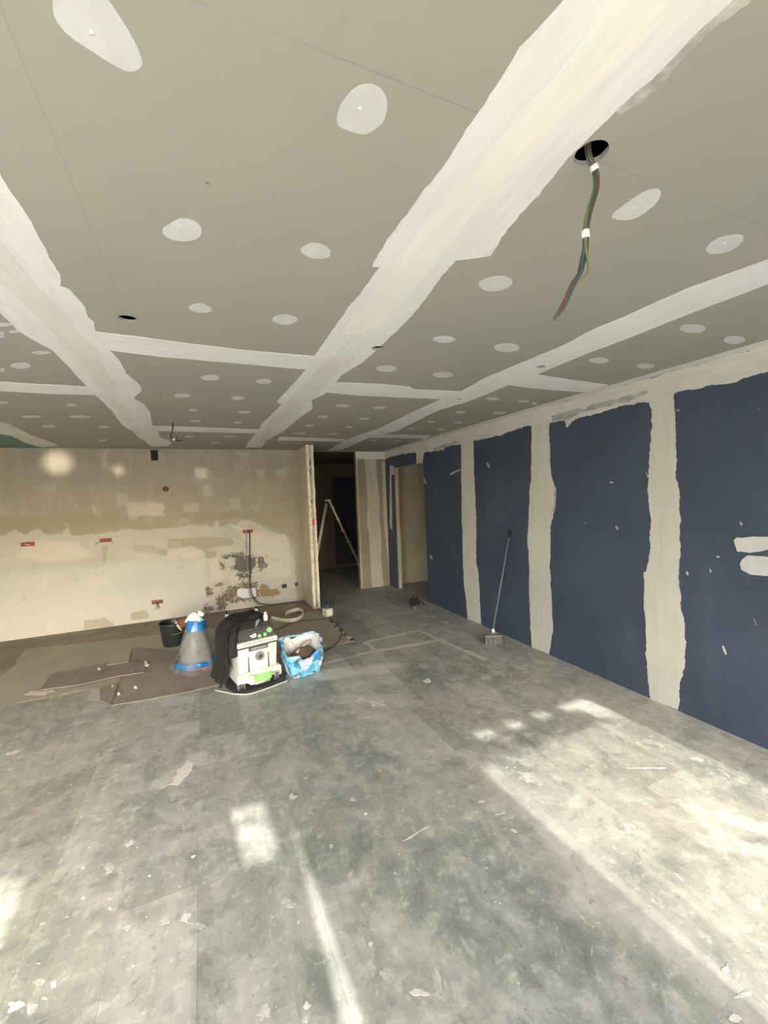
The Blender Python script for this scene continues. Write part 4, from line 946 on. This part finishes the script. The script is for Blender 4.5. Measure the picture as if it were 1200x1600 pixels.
# ---- clear plastic sack round a ridged grey core, bound with blue film
t = NT('clear_film'); t.done((0.27, 0.29, 0.295), 0.15)
tp_ = t.node('ShaderNodeBsdfTransparent'); mx = t.node('ShaderNodeMixShader'); t.put(mx.inputs[0], t.ramp(t.noise(t.scaled(t.pos(), (1, 1, .35)), 26, 4), .35, .7, .72, .46)); t.bump(t.noise(t.pos(), 30, 3), .6, .01)
t.l.new(t.b.outputs[0], mx.inputs[1]); t.l.new(tp_.outputs[0], mx.inputs[2]); t.l.new(mx.outputs[0], t.n['Material Output'].inputs[0]); MATS['film'] = t.m
MATS['core'] = plain('ridged_grey_core', (0.24, 0.25, 0.25), 0.45, 0.2, 20)
MATS['blue_film'] = plain('blue_film', (0.015, 0.16, 0.48), 0.25, 0.35, 24)
MATS['red_print'] = plain('red_print', (0.45, 0.13, 0.13), 0.5)
sk = thing('plastic_sack', (-0.125, 4.62, 0.0065), 0.1, 'tall cone of clear plastic sacking bound with blue film, white top', 'sack'); sk.scale = (1.0, 1.0, 0.875)
prof = []
for i in range(20):
    z = 0.055 + i * 0.0185; r_ = 0.160 - 0.080 * i / 19; prof.append((r_ + (0.011 if i % 2 else -0.008), z))
lathe_ob('ridged_core', [(0.15, 0.002), (0.155, 0.05)] + prof, 'core', sk, 30)
cone = lambda a, z: 1 + .07 * math.sin(3 * a + z * 9) + .05 * math.sin(7 * a + 2) + .10 * pnoise(Vector((math.cos(a) * 2, math.sin(a) * 2, z * 5)))
lathe_ob('film', [(0.245, 0.003), (0.225, 0.02), (0.205, 0.07), (0.19, 0.13), (0.165, 0.22), (0.135, 0.32), (0.105, 0.41), (0.088, 0.45)], 'film', sk, 44, None, cone, cap0=False, cap1=False)
bm = bmesh.new(); fp_ = [(0.12, -0.10, .004), (0.20, -0.05, .004), (0.33, 0.0, .004), (0.30, 0.06, .05), (0.20, 0.06, .08), (0.14, -0.02, .05)]
bm.faces.new([bm.verts.new(p) for p in fp_]); wing = from_bm('film_corner', bm, 'film', sk); sm = wing.modifiers.new('thickness', 'SOLIDIFY'); sm.thickness = 0.003
wob2 = lambda a, z: 1 + .05 * math.sin(5 * a + z * 30) + .03 * math.sin(11 * a)
lathe_ob('blue_band', [(0.203, 0.045), (0.207, 0.055), (0.201, 0.085), (0.192, 0.100)], 'blue_film', sk, 40, None, wob2, cap0=False, cap1=False)
lathe_ob('blue_collar', [(0.100, 0.425), (0.097, 0.45), (0.088, 0.50), (0.084, 0.545)], 'blue_film', sk, 30, Matrix.Translation((0.01, 0, 0)), wob2, cap0=False, cap1=False)
lathe_ob('white_top', [(0.080, 0.53), (0.066, 0.565), (0.05, 0.60), (0.02, 0.625), (0.0, 0.628)], 'white', sk, 24, Matrix.Translation((0.005, 0, 0)), lambda a, z: 1 + .22 * math.sin(3 * a + 20 * z) + .1 * math.sin(8 * a), cap1=False)
bm = bmesh.new(); bm.faces.new([bm.verts.new(p) for p in ((0.02, -.05, .60), (0.075, -.06, .575), (0.085, -.05, .60), (0.04, -.04, .645))]); tg = from_bm('white_tag', bm, 'white', sk); sm = tg.modifiers.new('thickness', 'SOLIDIFY'); sm.thickness = 0.003
bm = bmesh.new(); bm_box(bm, -0.03, 0.05, -0.002, 0.0, 0.0, 0.018, 0, Matrix.Translation((0.05, -0.222, 0.028)) @ Matrix.Rotation(math.radians(-12), 4, 'Y') @ Matrix.Rotation(math.radians(22), 4, 'Z')); from_bm('red_print', bm, 'red_print', sk)

# ---- two foam cans behind the extractor
for k, (px_, py_, Yd, lab) in enumerate(((354, 954, 5.35, 'pale can with dark nozzle behind the jacket, nearer the bucket'), (400, 947, 5.75, 'pale can with dark nozzle behind the extractor, nearer the paper tape'))):
    p = hit(px_, py_, 1, Yd); hh = p.z - (KZ + .004)
    cn = thing('foam_can', (p.x, Yd, KZ + 0.004), 0, lab, 'can', 'foam cans behind the extractor')
    auto(lathe_ob('body', [(0.030, 0), (0.033, 0.006), (0.033, hh * .66), (0.026, hh * .74), (0.017, hh * .80)], 'screed_pale' if k == 0 else 'vac_grey', cn, 20))
    lathe_ob('shoulder', [(0.019, hh * .78), (0.020, hh * .86), (0.012, hh * .88)], 'white', cn, 16)
    lathe_ob('nozzle', [(0.012, hh * .87), (0.011, hh * .97), (0.006, hh)], 'black', cn, 12)

# ---- coil of paper jointing tape
tpz = thing('paper_tape', (0, 0, KZ + 0.004), 0, 'loose loop of cream paper tape lying on the bare screed', 'tape')
MATS['tape'] = plain('cream_paper', (0.74, 0.69, 0.54), 0.7, 0.05)
ctr = [fl(x, y) for x, y in ((424, 969), (440, 974), (455, 975), (466, 972), (473, 966), (474, 959), (467, 955), (457, 957), (448, 961), (446, 966))]
sp_ = spline([(x, y, 0) for x, y in ctr], 6); rows = [[Vector((p.x, p.y, z + 0.012 * math.sin(i * .12))) for i, p in enumerate(sp_)] for z in (0.0 + 0.013, 0.025 + .013, 0.052 + .013)]
tv = grid_ob('tape_strip', rows, 'tape', tpz); sm = tv.modifiers.new('thickness', 'SOLIDIFY'); sm.thickness = 0.003

# ---- white socket block with a blue plug, lead running off it
pb = thing('socket_block', (*fl(512, 962), 0.0), 0.35, 'white socket block with a blue plug on the floor by the partition end', 'socket')
auto(box('case', -0.055, 0.055, -0.055, 0.055, 0.0, 0.105, 'vac_grey', pb, 0.012))
MATS['blue_plug'] = plain('navy_plug', (0.02, 0.03, 0.12), 0.4)
auto(lathe_ob('plug', [(0.026, 0), (0.030, 0.03), (0.030, 0.07), (0.018, 0.09)], 'blue_plug', pb, 16, Matrix.Translation((0.035, 0.06, 0.105)) @ Matrix.Rotation(math.radians(40), 4, 'Y')))
box('socket_face', -0.03, 0.03, -0.058, -0.054, 0.02, 0.08, 'white', pb)
MATS['lead'] = plain('dark_grey_lead', (0.05, 0.05, 0.048), 0.6)
cd1 = tube_ob('floor_lead', [(*fl(511, 967), 0.007), (*fl(505, 968), 0.005), (*fl(489, 969), .002), (*fl(462, 972), .002), (*fl(440, 981), .002), (*fl(420, 988), .002)], 0.006, 'lead', None, 7)
tag(cd1, 'thin dark lead running from the socket block across the bare screed', 'cable')
cd2 = tube_ob('floor_lead', [(*fl(514, 967), 0.007), (*fl(521, 972), 0.007), (*fl(529, 979), .010), (*fl(534, 990), .012), (*fl(529, 1003), .008), (*fl(517, 1013), .007), (*fl(503, 1021), .007)], 0.007, 'lead', None, 7)
tag(cd2, 'grey lead curving over the broken floor edge towards the blue bag', 'cable')

# ---- crumpled dark clump by the doorway
cl = thing('dark_clump', (*fl(648, 946), 0.0), 0, 'crumpled black plastic and cable heap on the floor by the doorway', 'heap')
bm = bmesh.new(); bmesh.ops.create_icosphere(bm, subdivisions=3, radius=1)
for v in bm.verts:
    n_ = 1 + .55 * pnoise(v.co * 1.9 + Vector((3, 1, 0))) + .3 * pnoise(v.co * 5); v.co = Vector((v.co.x * .075 * n_, v.co.y * .06 * n_, max(0.002, .055 + v.co.z * .06 * n_)))
from_bm('crumpled_film', bm, 'cloth', cl)
for k, pts in enumerate((((-0.02, 0, .08), (-.05, -.02, .10), (-.09, -.05, .03), (-.10, -.08, .004)), ((0.03, 0, .08), (.045, 0.01, .135), (.05, .0, .15)), ((.04, -.02, .06), (.09, -.03, .05), (.13, -.06, .006)), ((0, 0, .09), (.0, .02, .13), (-.02, .03, .15)))):
    tube_ob('cable_end', pts, 0.010, 'cloth', cl, 6, 4)
sheet('white_scrap', [Vector(fl(*q)) for q in ((646, 948), (650, 946), (652, 953), (649, 953))], 'floor', 0.003, 'plaster', floor, 0, .1)

# ---- broom leaning on the right wall
bx, by = fl(771, 1006)
bo = thing('floor_broom', (bx, by, 0.0), 0, 'broom with a thin grey handle leaning against the blue wall', 'broom')
tp3 = hit(797, 829, 0, XR - 0.014) - Vector((bx, by, 0)); bt3 = Vector((0.0, 0.0, 0.155))
MATS['handle'] = plain('grey_handle', (0.20, 0.21, 0.24), 0.4, 0.08, Metallic=0.3)
tube_ob('handle', [bt3, bt3.lerp(tp3, .96)], 0.0080, 'handle', bo, 10, 0)
tube_ob('grip', [bt3.lerp(tp3, .93), tp3], 0.0125, 'black', bo, 10, 0)
lathe_ob('ferrule', [(0.013, -0.025), (0.016, -.02), (0.016, 0.02), (0.012, 0.025)], 'white', bo, 14, Matrix.Translation((0, 0, 0.14)))
MATS['broom_block'] = plain('clear_grey_block', (0.09, 0.11, 0.11), 0.3)
hd = math.radians(-25); Mh = Matrix.Rotation(hd, 4, 'Z')
bm = bmesh.new(); bm_box(bm, -0.09, 0.09, -0.020, 0.020, 0.070, 0.098, 0.008, Mh); bm_box(bm, -0.03, 0.03, -0.016, 0.016, 0.10, 0.135, 0.008, Mh); auto(from_bm('block', bm, 'broom_block', bo))
MATS['bristle'] = plain('pale_bristle', (0.10, 0.105, 0.098), 0.5, 0.5, 60)
bm = bmesh.new()
for k in range(15):
    for r_ in (-1, 1):
        x = -0.082 + k * 0.0117
        tube(bm, [Mh @ Vector((x, r_ * .011, .077)), Mh @ Vector((x * 1.12 + rng.uniform(-.006, .006), r_ * .024, .002))], [0.005, 0.008], 5)
tag(from_bm('bristles', bm, 'bristle', bo), kind='stuff')

# ---- step ladder in the corridor
ld = thing('step_ladder', (2.75, 8.1, 0.0), 0, 'aluminium step ladder standing open in the dark corridor', 'ladder')
O = Vector((2.75, 8.1, 0))
top = hit(514, 782, 1, 8.15); bot = hit(562, 884, 1, 8.15); dvec = bot - top; bot = top + dvec * ((top.z - 0.0) / -dvec.z)
def rail(name, a, b, w=0.03, d=0.06):
    a, b = Vector(a) - O, Vector(b) - O; q = (b - a); L_ = q.length; rot = q.to_track_quat('Z', 'Y').to_matrix().to_4x4()
    bm = bmesh.new(); bm_box(bm, -d / 2, d / 2, -w / 2, w / 2, 0, L_, 0.003, Matrix.Translation(a) @ rot); return auto(from_bm(name, bm, 'alu', ld))
dy = Vector((0.112, 0.365, 0))
rail('rail', bot + Vector((0, 0, .01)), top); rail('rail', bot + dy + Vector((0, 0, .01)), top + dy)
for k in range(1, 7):
    c = bot.lerp(top, k / 6.6)
    rail('tread', c + dy * .03, c + dy * .97, .022, .08)
rb0 = Vector((top.x - .42, 8.15, 0.01)); rt0 = top + Vector((-.06, 0, -.06))
rail('rear_leg', rb0 + Vector((0, .04, 0)), rt0 + Vector((0, .04, 0)), .025, .03); rail('rear_leg', rb0 + dy - Vector((0, .04, 0)), rt0 + dy - Vector((0, .04, 0)), .025, .03)
rail('top_cap', top - dy * .03 + Vector((-.03, 0, 0)), top + dy * 1.03 + Vector((-.03, 0, 0)), .035, .11)
m_ = rb0.lerp(rt0, .45); rail('brace', m_ + dy * .12, m_ + dy * .88, .02, .02)

# ---- cables hanging from the ceiling
MATS['wire_brown'] = plain('brown_wire', (0.10, 0.062, 0.042), 0.5); MATS['wire_blue'] = plain('blue_wire', (0.03, 0.085, 0.13), 0.5)
MATS['wire_green'] = plain('green_wire', (0.035, 0.085, 0.06), 0.5); MATS['wire_yellow'] = plain('yellow_green_wire', (0.19, 0.185, 0.05), 0.5)
hc = thing('hanging_cable', (0.894, 0.735, H), 0, 'bundle of coloured wires with white tape hanging from the large ceiling hole', 'cable')
O = Vector((0.894, 0.735, H)); dep = 0.735
def hp(x, y, d=dep): return hit(x, y, 1, d) - O
main_p = [Vector((0.0, 0.01, 0.10)), Vector((-0.005, 0, 0.03)), hp(928, 262), hp(932, 280), hp(930, 300), hp(922, 325), hp(917, 350), hp(915, 370), hp(914, 392), hp(909, 415), hp(906, 428), hp(897, 442), hp(885, 468), hp(877, 483)]
main_p[1] = hp(920, 240)
for k, (mt_, ang, last) in enumerate((('wire_brown', 3.2, (866, 499)), ('wire_blue', -0.6, (869, 494)), ('wire_green', 1.7, (873, 490)), ('wire_brown', 4.2, (872, 492)), ('wire_yellow', 0.4, (875, 493)))):
    pts = []
    for i, p in enumerate(main_p):
        r_ = 0.0046 + (0.004 if (mt_ == 'wire_yellow' and 9 <= i <= 11) else 0); a = ang + i * .5
        o_ = Vector((math.cos(a) * r_, math.sin(a) * r_, 0))
        if mt_ == 'wire_yellow' and 9 <= i <= 10: o_ += Vector((0.011, 0, 0))
        pts.append(p + o_)
    pts.append(hp(*last)); tube_ob('wire', pts, 0.0032, mt_, hc, 7)
for (a, b) in (((927, 258), (930, 266)), ((914, 360), (915.5, 372))):
    tube_ob('white_tape', [hp(*a), hp(*b)], 0.0092, 'white', hc, 12, 0)
lc = thing('lamp_lead', (-0.216, 4.60, H), 0, 'short dark lead with a lamp holder hanging from the ceiling before the far wall', 'cable')
O = Vector((-0.216, 4.60, H)); L1 = lambda x, y: hit(x, y, 1, 4.60) - O
tube_ob('lead', [Vector((0, 0, .06)), Vector((0, 0, 0)), L1(269.5, 673), L1(267, 681), L1(269, 685), L1(271, 687)], 0.007, 'lead', lc, 8)
tube_ob('white_tip', [L1(270, 686), L1(273, 687.5)], 0.012, 'white', lc, 8, 0)
tube_ob('lead_end', [L1(273, 687), L1(278, 688.5), L1(285, 687.5)], 0.007, 'lead', lc, 8)
tube_ob('lead_end', [L1(276, 688), L1(277, 684), L1(276.5, 681)], 0.004, 'lead', lc, 6)

# ---- ventilation grille and sockets let into the far wall
x0, z1_ = bw(235, 703); x1, z0_ = bw(247.5, 719.5)
vg = thing('vent_grille', ((x0 + x1) / 2, YB, z0_), 0, 'small black louvred vent grille high on the far wall', 'vent')
w_ = x1 - x0; h_ = z1_ - z0_ - .004
bm = bmesh.new(); bm_box(bm, -w_ / 2, w_ / 2, -0.003, 0, 0, h_); from_bm('backing', bm, 'void', vg)
bm = bmesh.new()
for a in ((-w_ / 2, -w_ / 2 + .007, 0, h_), (w_ / 2 - .007, w_ / 2, 0, h_), (-w_ / 2, w_ / 2, 0, .007), (-w_ / 2, w_ / 2, h_ - .007, h_)): bm_box(bm, a[0], a[1], -0.012, 0, a[2], a[3])
from_bm('frame', bm, 'black', vg)
for k in range(4):
    s = box('louvre', -w_ / 2 + .007, w_ / 2 - .007, -.010, -.004, 0, .004, 'lead', vg); s.location.z = h_ * (k + 1) / 5
BOX = [((33, 847.5), (54, 853), 'redbox', 'red brown double socket box in the far wall, leftmost of all'),
       ((156, 840.5), (174.5, 847.5), 'redbox', 'red brown double socket box with wire ends, right of the leftmost one'),
       ((237, 937.5), (255, 943), 'redbox', 'red brown double socket box low on the far wall above the bucket'),
       ((379, 827), (395, 833.5), 'redbox', 'red brown socket box with two leads hanging above the mould stain'),
       ((440, 911.5), (448, 919.5), 'black', 'square black socket box low on the far wall right of the ochre stain'),
       ((460.5, 910), (466, 915.5), 'brown_dark', 'small brown socket box low in the corner of the far wall')]
for k, (a, b, mt_, lab) in enumerate(BOX):
    xa, za = bw(*a); xb, zb = bw(*b); zt, zl = max(za, zb), min(za, zb); zm = (zt + zl) / 2; hh = 0.052 if k < 4 else 0.062; 
    so = thing('socket_box', ((xa + xb) / 2, YB, zm - hh / 2), 0, lab, 'socket', 'socket boxes in the far wall')
    w_ = xb - xa
    bm = bmesh.new(); bm_box(bm, -w_ / 2, w_ / 2, -0.004, 0, 0, hh); from_bm('back', bm, mt_ if mt_ != 'redbox' else 'redbox', so)
    bm = bmesh.new(); e_ = .006
    for q in ((-w_ / 2, -w_ / 2 + e_, 0, hh), (w_ / 2 - e_, w_ / 2, 0, hh), (-w_ / 2 + e_, w_ / 2 - e_, 0, e_), (-w_ / 2 + e_, w_ / 2 - e_, hh - e_, hh)): bm_box(bm, q[0], q[1], -0.016, 0, q[2], q[3])
    if k < 4: bm_box(bm, -.004, .004, -0.014, 0, e_, hh - e_)
    from_bm('rim', bm, 'redbox' if k < 4 else mt_, so)
    ws_ = {0: [((-.02, .03), (.01, .015), (.03, .025))], 1: [((-w_ / 2, .01), (-w_ / 2 - .04, -.005), (-w_ / 2 - .06, -.03)), ((w_ / 2, .01), (w_ / 2 + .012, -.005), (w_ / 2 + .02, -.02))],
           2: [((-.01, .02), (-.015, -.03), (-.03, -.07)), ((0, .02), (0.002, -.04), (0.0, -.08)), ((.01, .02), (.015, -.03), (.03, -.06)), ((.02, .03), (.035, .02), (.05, .03))],
           3: [((.0, .03), (.02, .045), (.04, .03))]}.get(k, [])
    for p_ in ws_: tube_ob('wire_end', [Vector((x, -.018, z)) for x, z in p_], 0.0035, 'lead' if k != 0 else 'white', so, 6, 4)
xa, za = bw(259, 764)
ro = thing('round_box', (xa, YB, za - .04), 0, 'round red brown box hole in the upper far wall', 'socket')
auto(lathe_ob('rim', [(0.030, 0), (0.042, 0), (0.042, .012), (0.034, .012), (0.030, .003)], 'redbox', ro, 24, Matrix.Translation((0, 0, .04)) @ Matrix.Rotation(math.radians(90), 4, 'X'), cap0=False, cap1=False))
lathe_ob('back', [(0.036, .002), (0.0, .002)], 'brown_dark', ro, 20, Matrix.Translation((0, 0, .04)) @ Matrix.Rotation(math.radians(90), 4, 'X'), cap0=False, cap1=False)
def W(x, z, o=0.02): return Vector((x, YB - o, z))
c1 = tube_ob('wall_lead', [W(.655, 1.19), W(.66, 1.10), W(.645, .85), W(.640, .60), W(.63, .42), W(.632, .28), W(.66, .16, .03), W(.74, .06, .05), Vector((.90, 6.70, .012)), Vector((1.10, 6.70, .004)), Vector((1.33, 6.70, .004))], 0.0085, 'lead', None, 8)
tag(c1, 'dark lead hanging from the wall socket box down to the floor and right', 'cable')
c2 = tube_ob('wall_lead', [W(.615, 1.19), W(.605, 1.05), W(.60, .80), W(.605, .55), W(.60, .38), W(.605, .25), W(.63, .15, .025), W(.70, .05, .04), Vector((.78, 6.72, .004))], 0.0065, 'slate', None, 8)
tag(c2, 'grey lead hanging beside the dark one from the wall socket box', 'cable')

# ---- dirty hardboard sheets lying about the bare floor
def hb(name, pts, z, t_, label, mat='hardboard', amp=.004):
    pts = [Vector(p) for p in pts]; c = sum(pts, Vector((0, 0))) / len(pts)
    ob = thing(name, (c.x, c.y, z), 0, label, 'board', 'dirty boards on the floor')
    pj = jag([p - c for p in pts], amp, .05, random.uniform(0, 9))
    from_bm('sheet', fill_bm([pj], lambda p: Vector((p[0], p[1], 0)), lambda p: Vector((p[0], p[1], t_))), mat, ob)
    return ob
hb('hardboard_sheet', [fl(*q) for q in ((207, 1012), (197, 1040), (186, 1066), (174, 1103), (235, 1093), (297, 1081), (350, 1069), (345, 1048), (338, 1026), (300, 1018), (262, 1018))], 0.001, 0.005, 'large dirty brown board on the floor under the plastic sack')
hb('hardboard_sheet', [fl(*q) for q in ((80, 1055), (120, 1047), (162, 1039), (196, 1036), (231, 1037), (225, 1052), (186, 1058), (117, 1073), (62, 1080))], 0.007, 0.006, 'long narrow brown board lying left of the plastic sack')
hb('hardboard_sheet', [fl(*q) for q in ((156, 1078), (156, 1098), (173, 1104), (184, 1072), (170, 1074))], 0.014, 0.005, 'small brown board offcut at the front corner of the large board')
hb('hardboard_sheet', [fl(*q) for q in ((172, 1030), (205, 1018), (201, 1037), (166, 1042))], 0.0145, 0.003, 'small pale offcut lying across the long narrow board', 'screed_pale')

# ---- plaster splashes trodden on the floor
def blob(x, y, rx, ry, rot=0, n=12, k=0):
    c, s = math.cos(rot), math.sin(rot); out = []
    for j in range(n):
        a = 2 * math.pi * j / n; r_ = 1 + .75 * pnoise(Vector((k * 2.7, math.cos(a) * 1.7, math.sin(a) * 1.7))) + .3 * pnoise(Vector((k * 1.3, math.cos(a) * 5, math.sin(a) * 5)))
        u, v = rx * r_ * math.cos(a), ry * r_ * math.sin(a); out.append(Vector(fl(x + u * c - v * s, y + u * s + v * c)))
    return out
SPL = [(588, 1100, 11, 4, .2), (631, 1100, 8, 3.5, -.1), (600, 1106, 8, 1.5, .3), (668, 1064, 5, 3, 0), (718, 1036, 2.5, 1.5, 0), (550, 1113, 4, 1.5, 0), (561, 1093, 5, 2, -.3), (622, 1084, 4, 2, 0), (655, 1127, 4, 2, .4), (576, 1121, 2.5, 1.5, 0), (748, 1114, 3, 2, 0),
       (985, 1294, 12, 6, .5), (1018, 1200, 26, 1.4, 0), (1088, 1186, 10, 3, .3), (1130, 1207, 12, 1.6, .6), (1060, 1250, 5, 1.4, .2), (999, 1251, 3, 2, 0), (960, 1325, 4, 2, .4), (1061, 1370, 12, 1.3, .65), (1120, 1312, 5, 2, .3), (1122, 1407, 6, 2, .1), (1162, 1333, 4, 2, .2),
       (825, 1215, 14, 6, .4), (838, 1222, 7, 3, .3), (803, 1298, 5, 2, .4), (783, 1269, 8, 4, -.4), (753, 1252, 5, 1.8, 0), (649, 1303, 20, 1.5, -.55), (635, 1357, 2, 8, .25), (683, 1533, 6, 20, -.08), (655, 1551, 13, 4, .05), (600, 1523, 8, 3, .6), (697, 1540, 2, 9, -.3),
       (285, 1208, 22, 9, -.75), (262, 1222, 14, 5, -.6), (125, 1279, 9, 3, -.9), (20, 1176, 12, 2.5, -.3), (40, 1145, 10, 2, -.7), (175, 1171, 8, 2, -.4), (203, 1318, 8, 4, -.5), (172, 1356, 8, 7, -.5), (172, 1402, 6, 4, -.4), (172, 1420, 3, 2.5, 0), (197, 1447, 7, 6, -.8), (259, 1438, 7, 5, -.5), (290, 1434, 5, 6, .5), (308, 1446, 11, 5, .2),
       (61, 1535, 8, 5, -.3), (25, 1572, 12, 7, -.5), (50, 1574, 9, 11, .2), (70, 1560, 4, 3, 0), (84, 1538, 3, 4, 0), (60, 1505, 3, 2, 0), (67, 1443, 4, 2, -.3), (130, 1403, 2.5, 2, 0), (104, 1433, 4, 2, -.3), (413, 1580, 9, 13, .3), (480, 1572, 6, 6, 0), (478, 1592, 3, 4, 0), (447, 1411, 14, 8, .3), (457, 1245, 5, 4, .3), (551, 1249, 5, 3, .2), (517, 1322, 3, 3, .2),
       (579, 1476, 3, 4, .3), (925, 1485, 2, 7, .1), (1135, 1513, 5, 8, .4), (1150, 1590, 10, 6, .3), (1160, 1555, 14, 3, -.2), (700, 985, 6, 1.8, -.05), (735, 962, 6, 1.5, -.1), (676, 963, 5, 1.6, -.1), (697, 971, 4, 1.2, 0), (570, 1006, 4, 1.4, 0), (510, 974, 3, 1.4, 0), (478, 978, 2.5, 1.5, 0), (60, 1083, 20, 3, -.1), (110, 1082, 16, 1.6, -.2), (150, 1079, 6, 2, 0), (218, 1093, 6, 2, 0), (230, 1088, 4, 1.5, 0)]
for k, (x, y, rx, ry, ro_) in enumerate(SPL):
    sheet('plaster_splash', blob(x, y, rx, ry, ro_, 22, k), 'floor', 0.0008 + (k % 9) * 0.00012, 'thin' if k % 3 else 'plaster', floor, 0.0035, 0.010, k * .7)
for (x, y) in ((228, 1037.5), (229.5, 1041), (212, 1076), (176, 1075), (155, 1047), (186, 1086)):
    sheet('plaster_crumb', blob(x, y, 2.5, 1.6, 0, 8, x), 'floor', 0.022, 'plaster', floor, 0.0, 0.02)
# fine crumbs nobody could count
bm = bmesh.new(); r3 = random.Random(5)
for k in range(650):
    x, y = r3.uniform(-1.2, 3.0), 0.6 + 4.6 * r3.random() ** 1.4
    if pnoise(Vector((x * 1.3, y * 1.3, 7))) < -0.12 + r3.uniform(-.25, .25): continue
    if y > KY - .05 and x < KX + .05: continue
    s = r3.uniform(.0012, .0042) * (1 if r3.random() < .94 else 2.0); a0 = r3.uniform(0, 6)
    top = [bm.verts.new((x + s * r3.uniform(.6, 1.5) * math.cos(a0 + a), y + s * r3.uniform(.6, 1.5) * math.sin(a0 + a), s * .5)) for a in (0, 1.3, 2.6, 3.9, 5.2)]
    bot_ = [bm.verts.new((v.co.x, v.co.y, 0)) for v in top]
    bm.faces.new(top)
    for i in range(5): bm.faces.new((bot_[i], bot_[(i + 1) % 5], top[(i + 1) % 5], top[i]))
tag(from_bm('plaster_crumbs', bm, 'plaster', floor), kind='stuff')
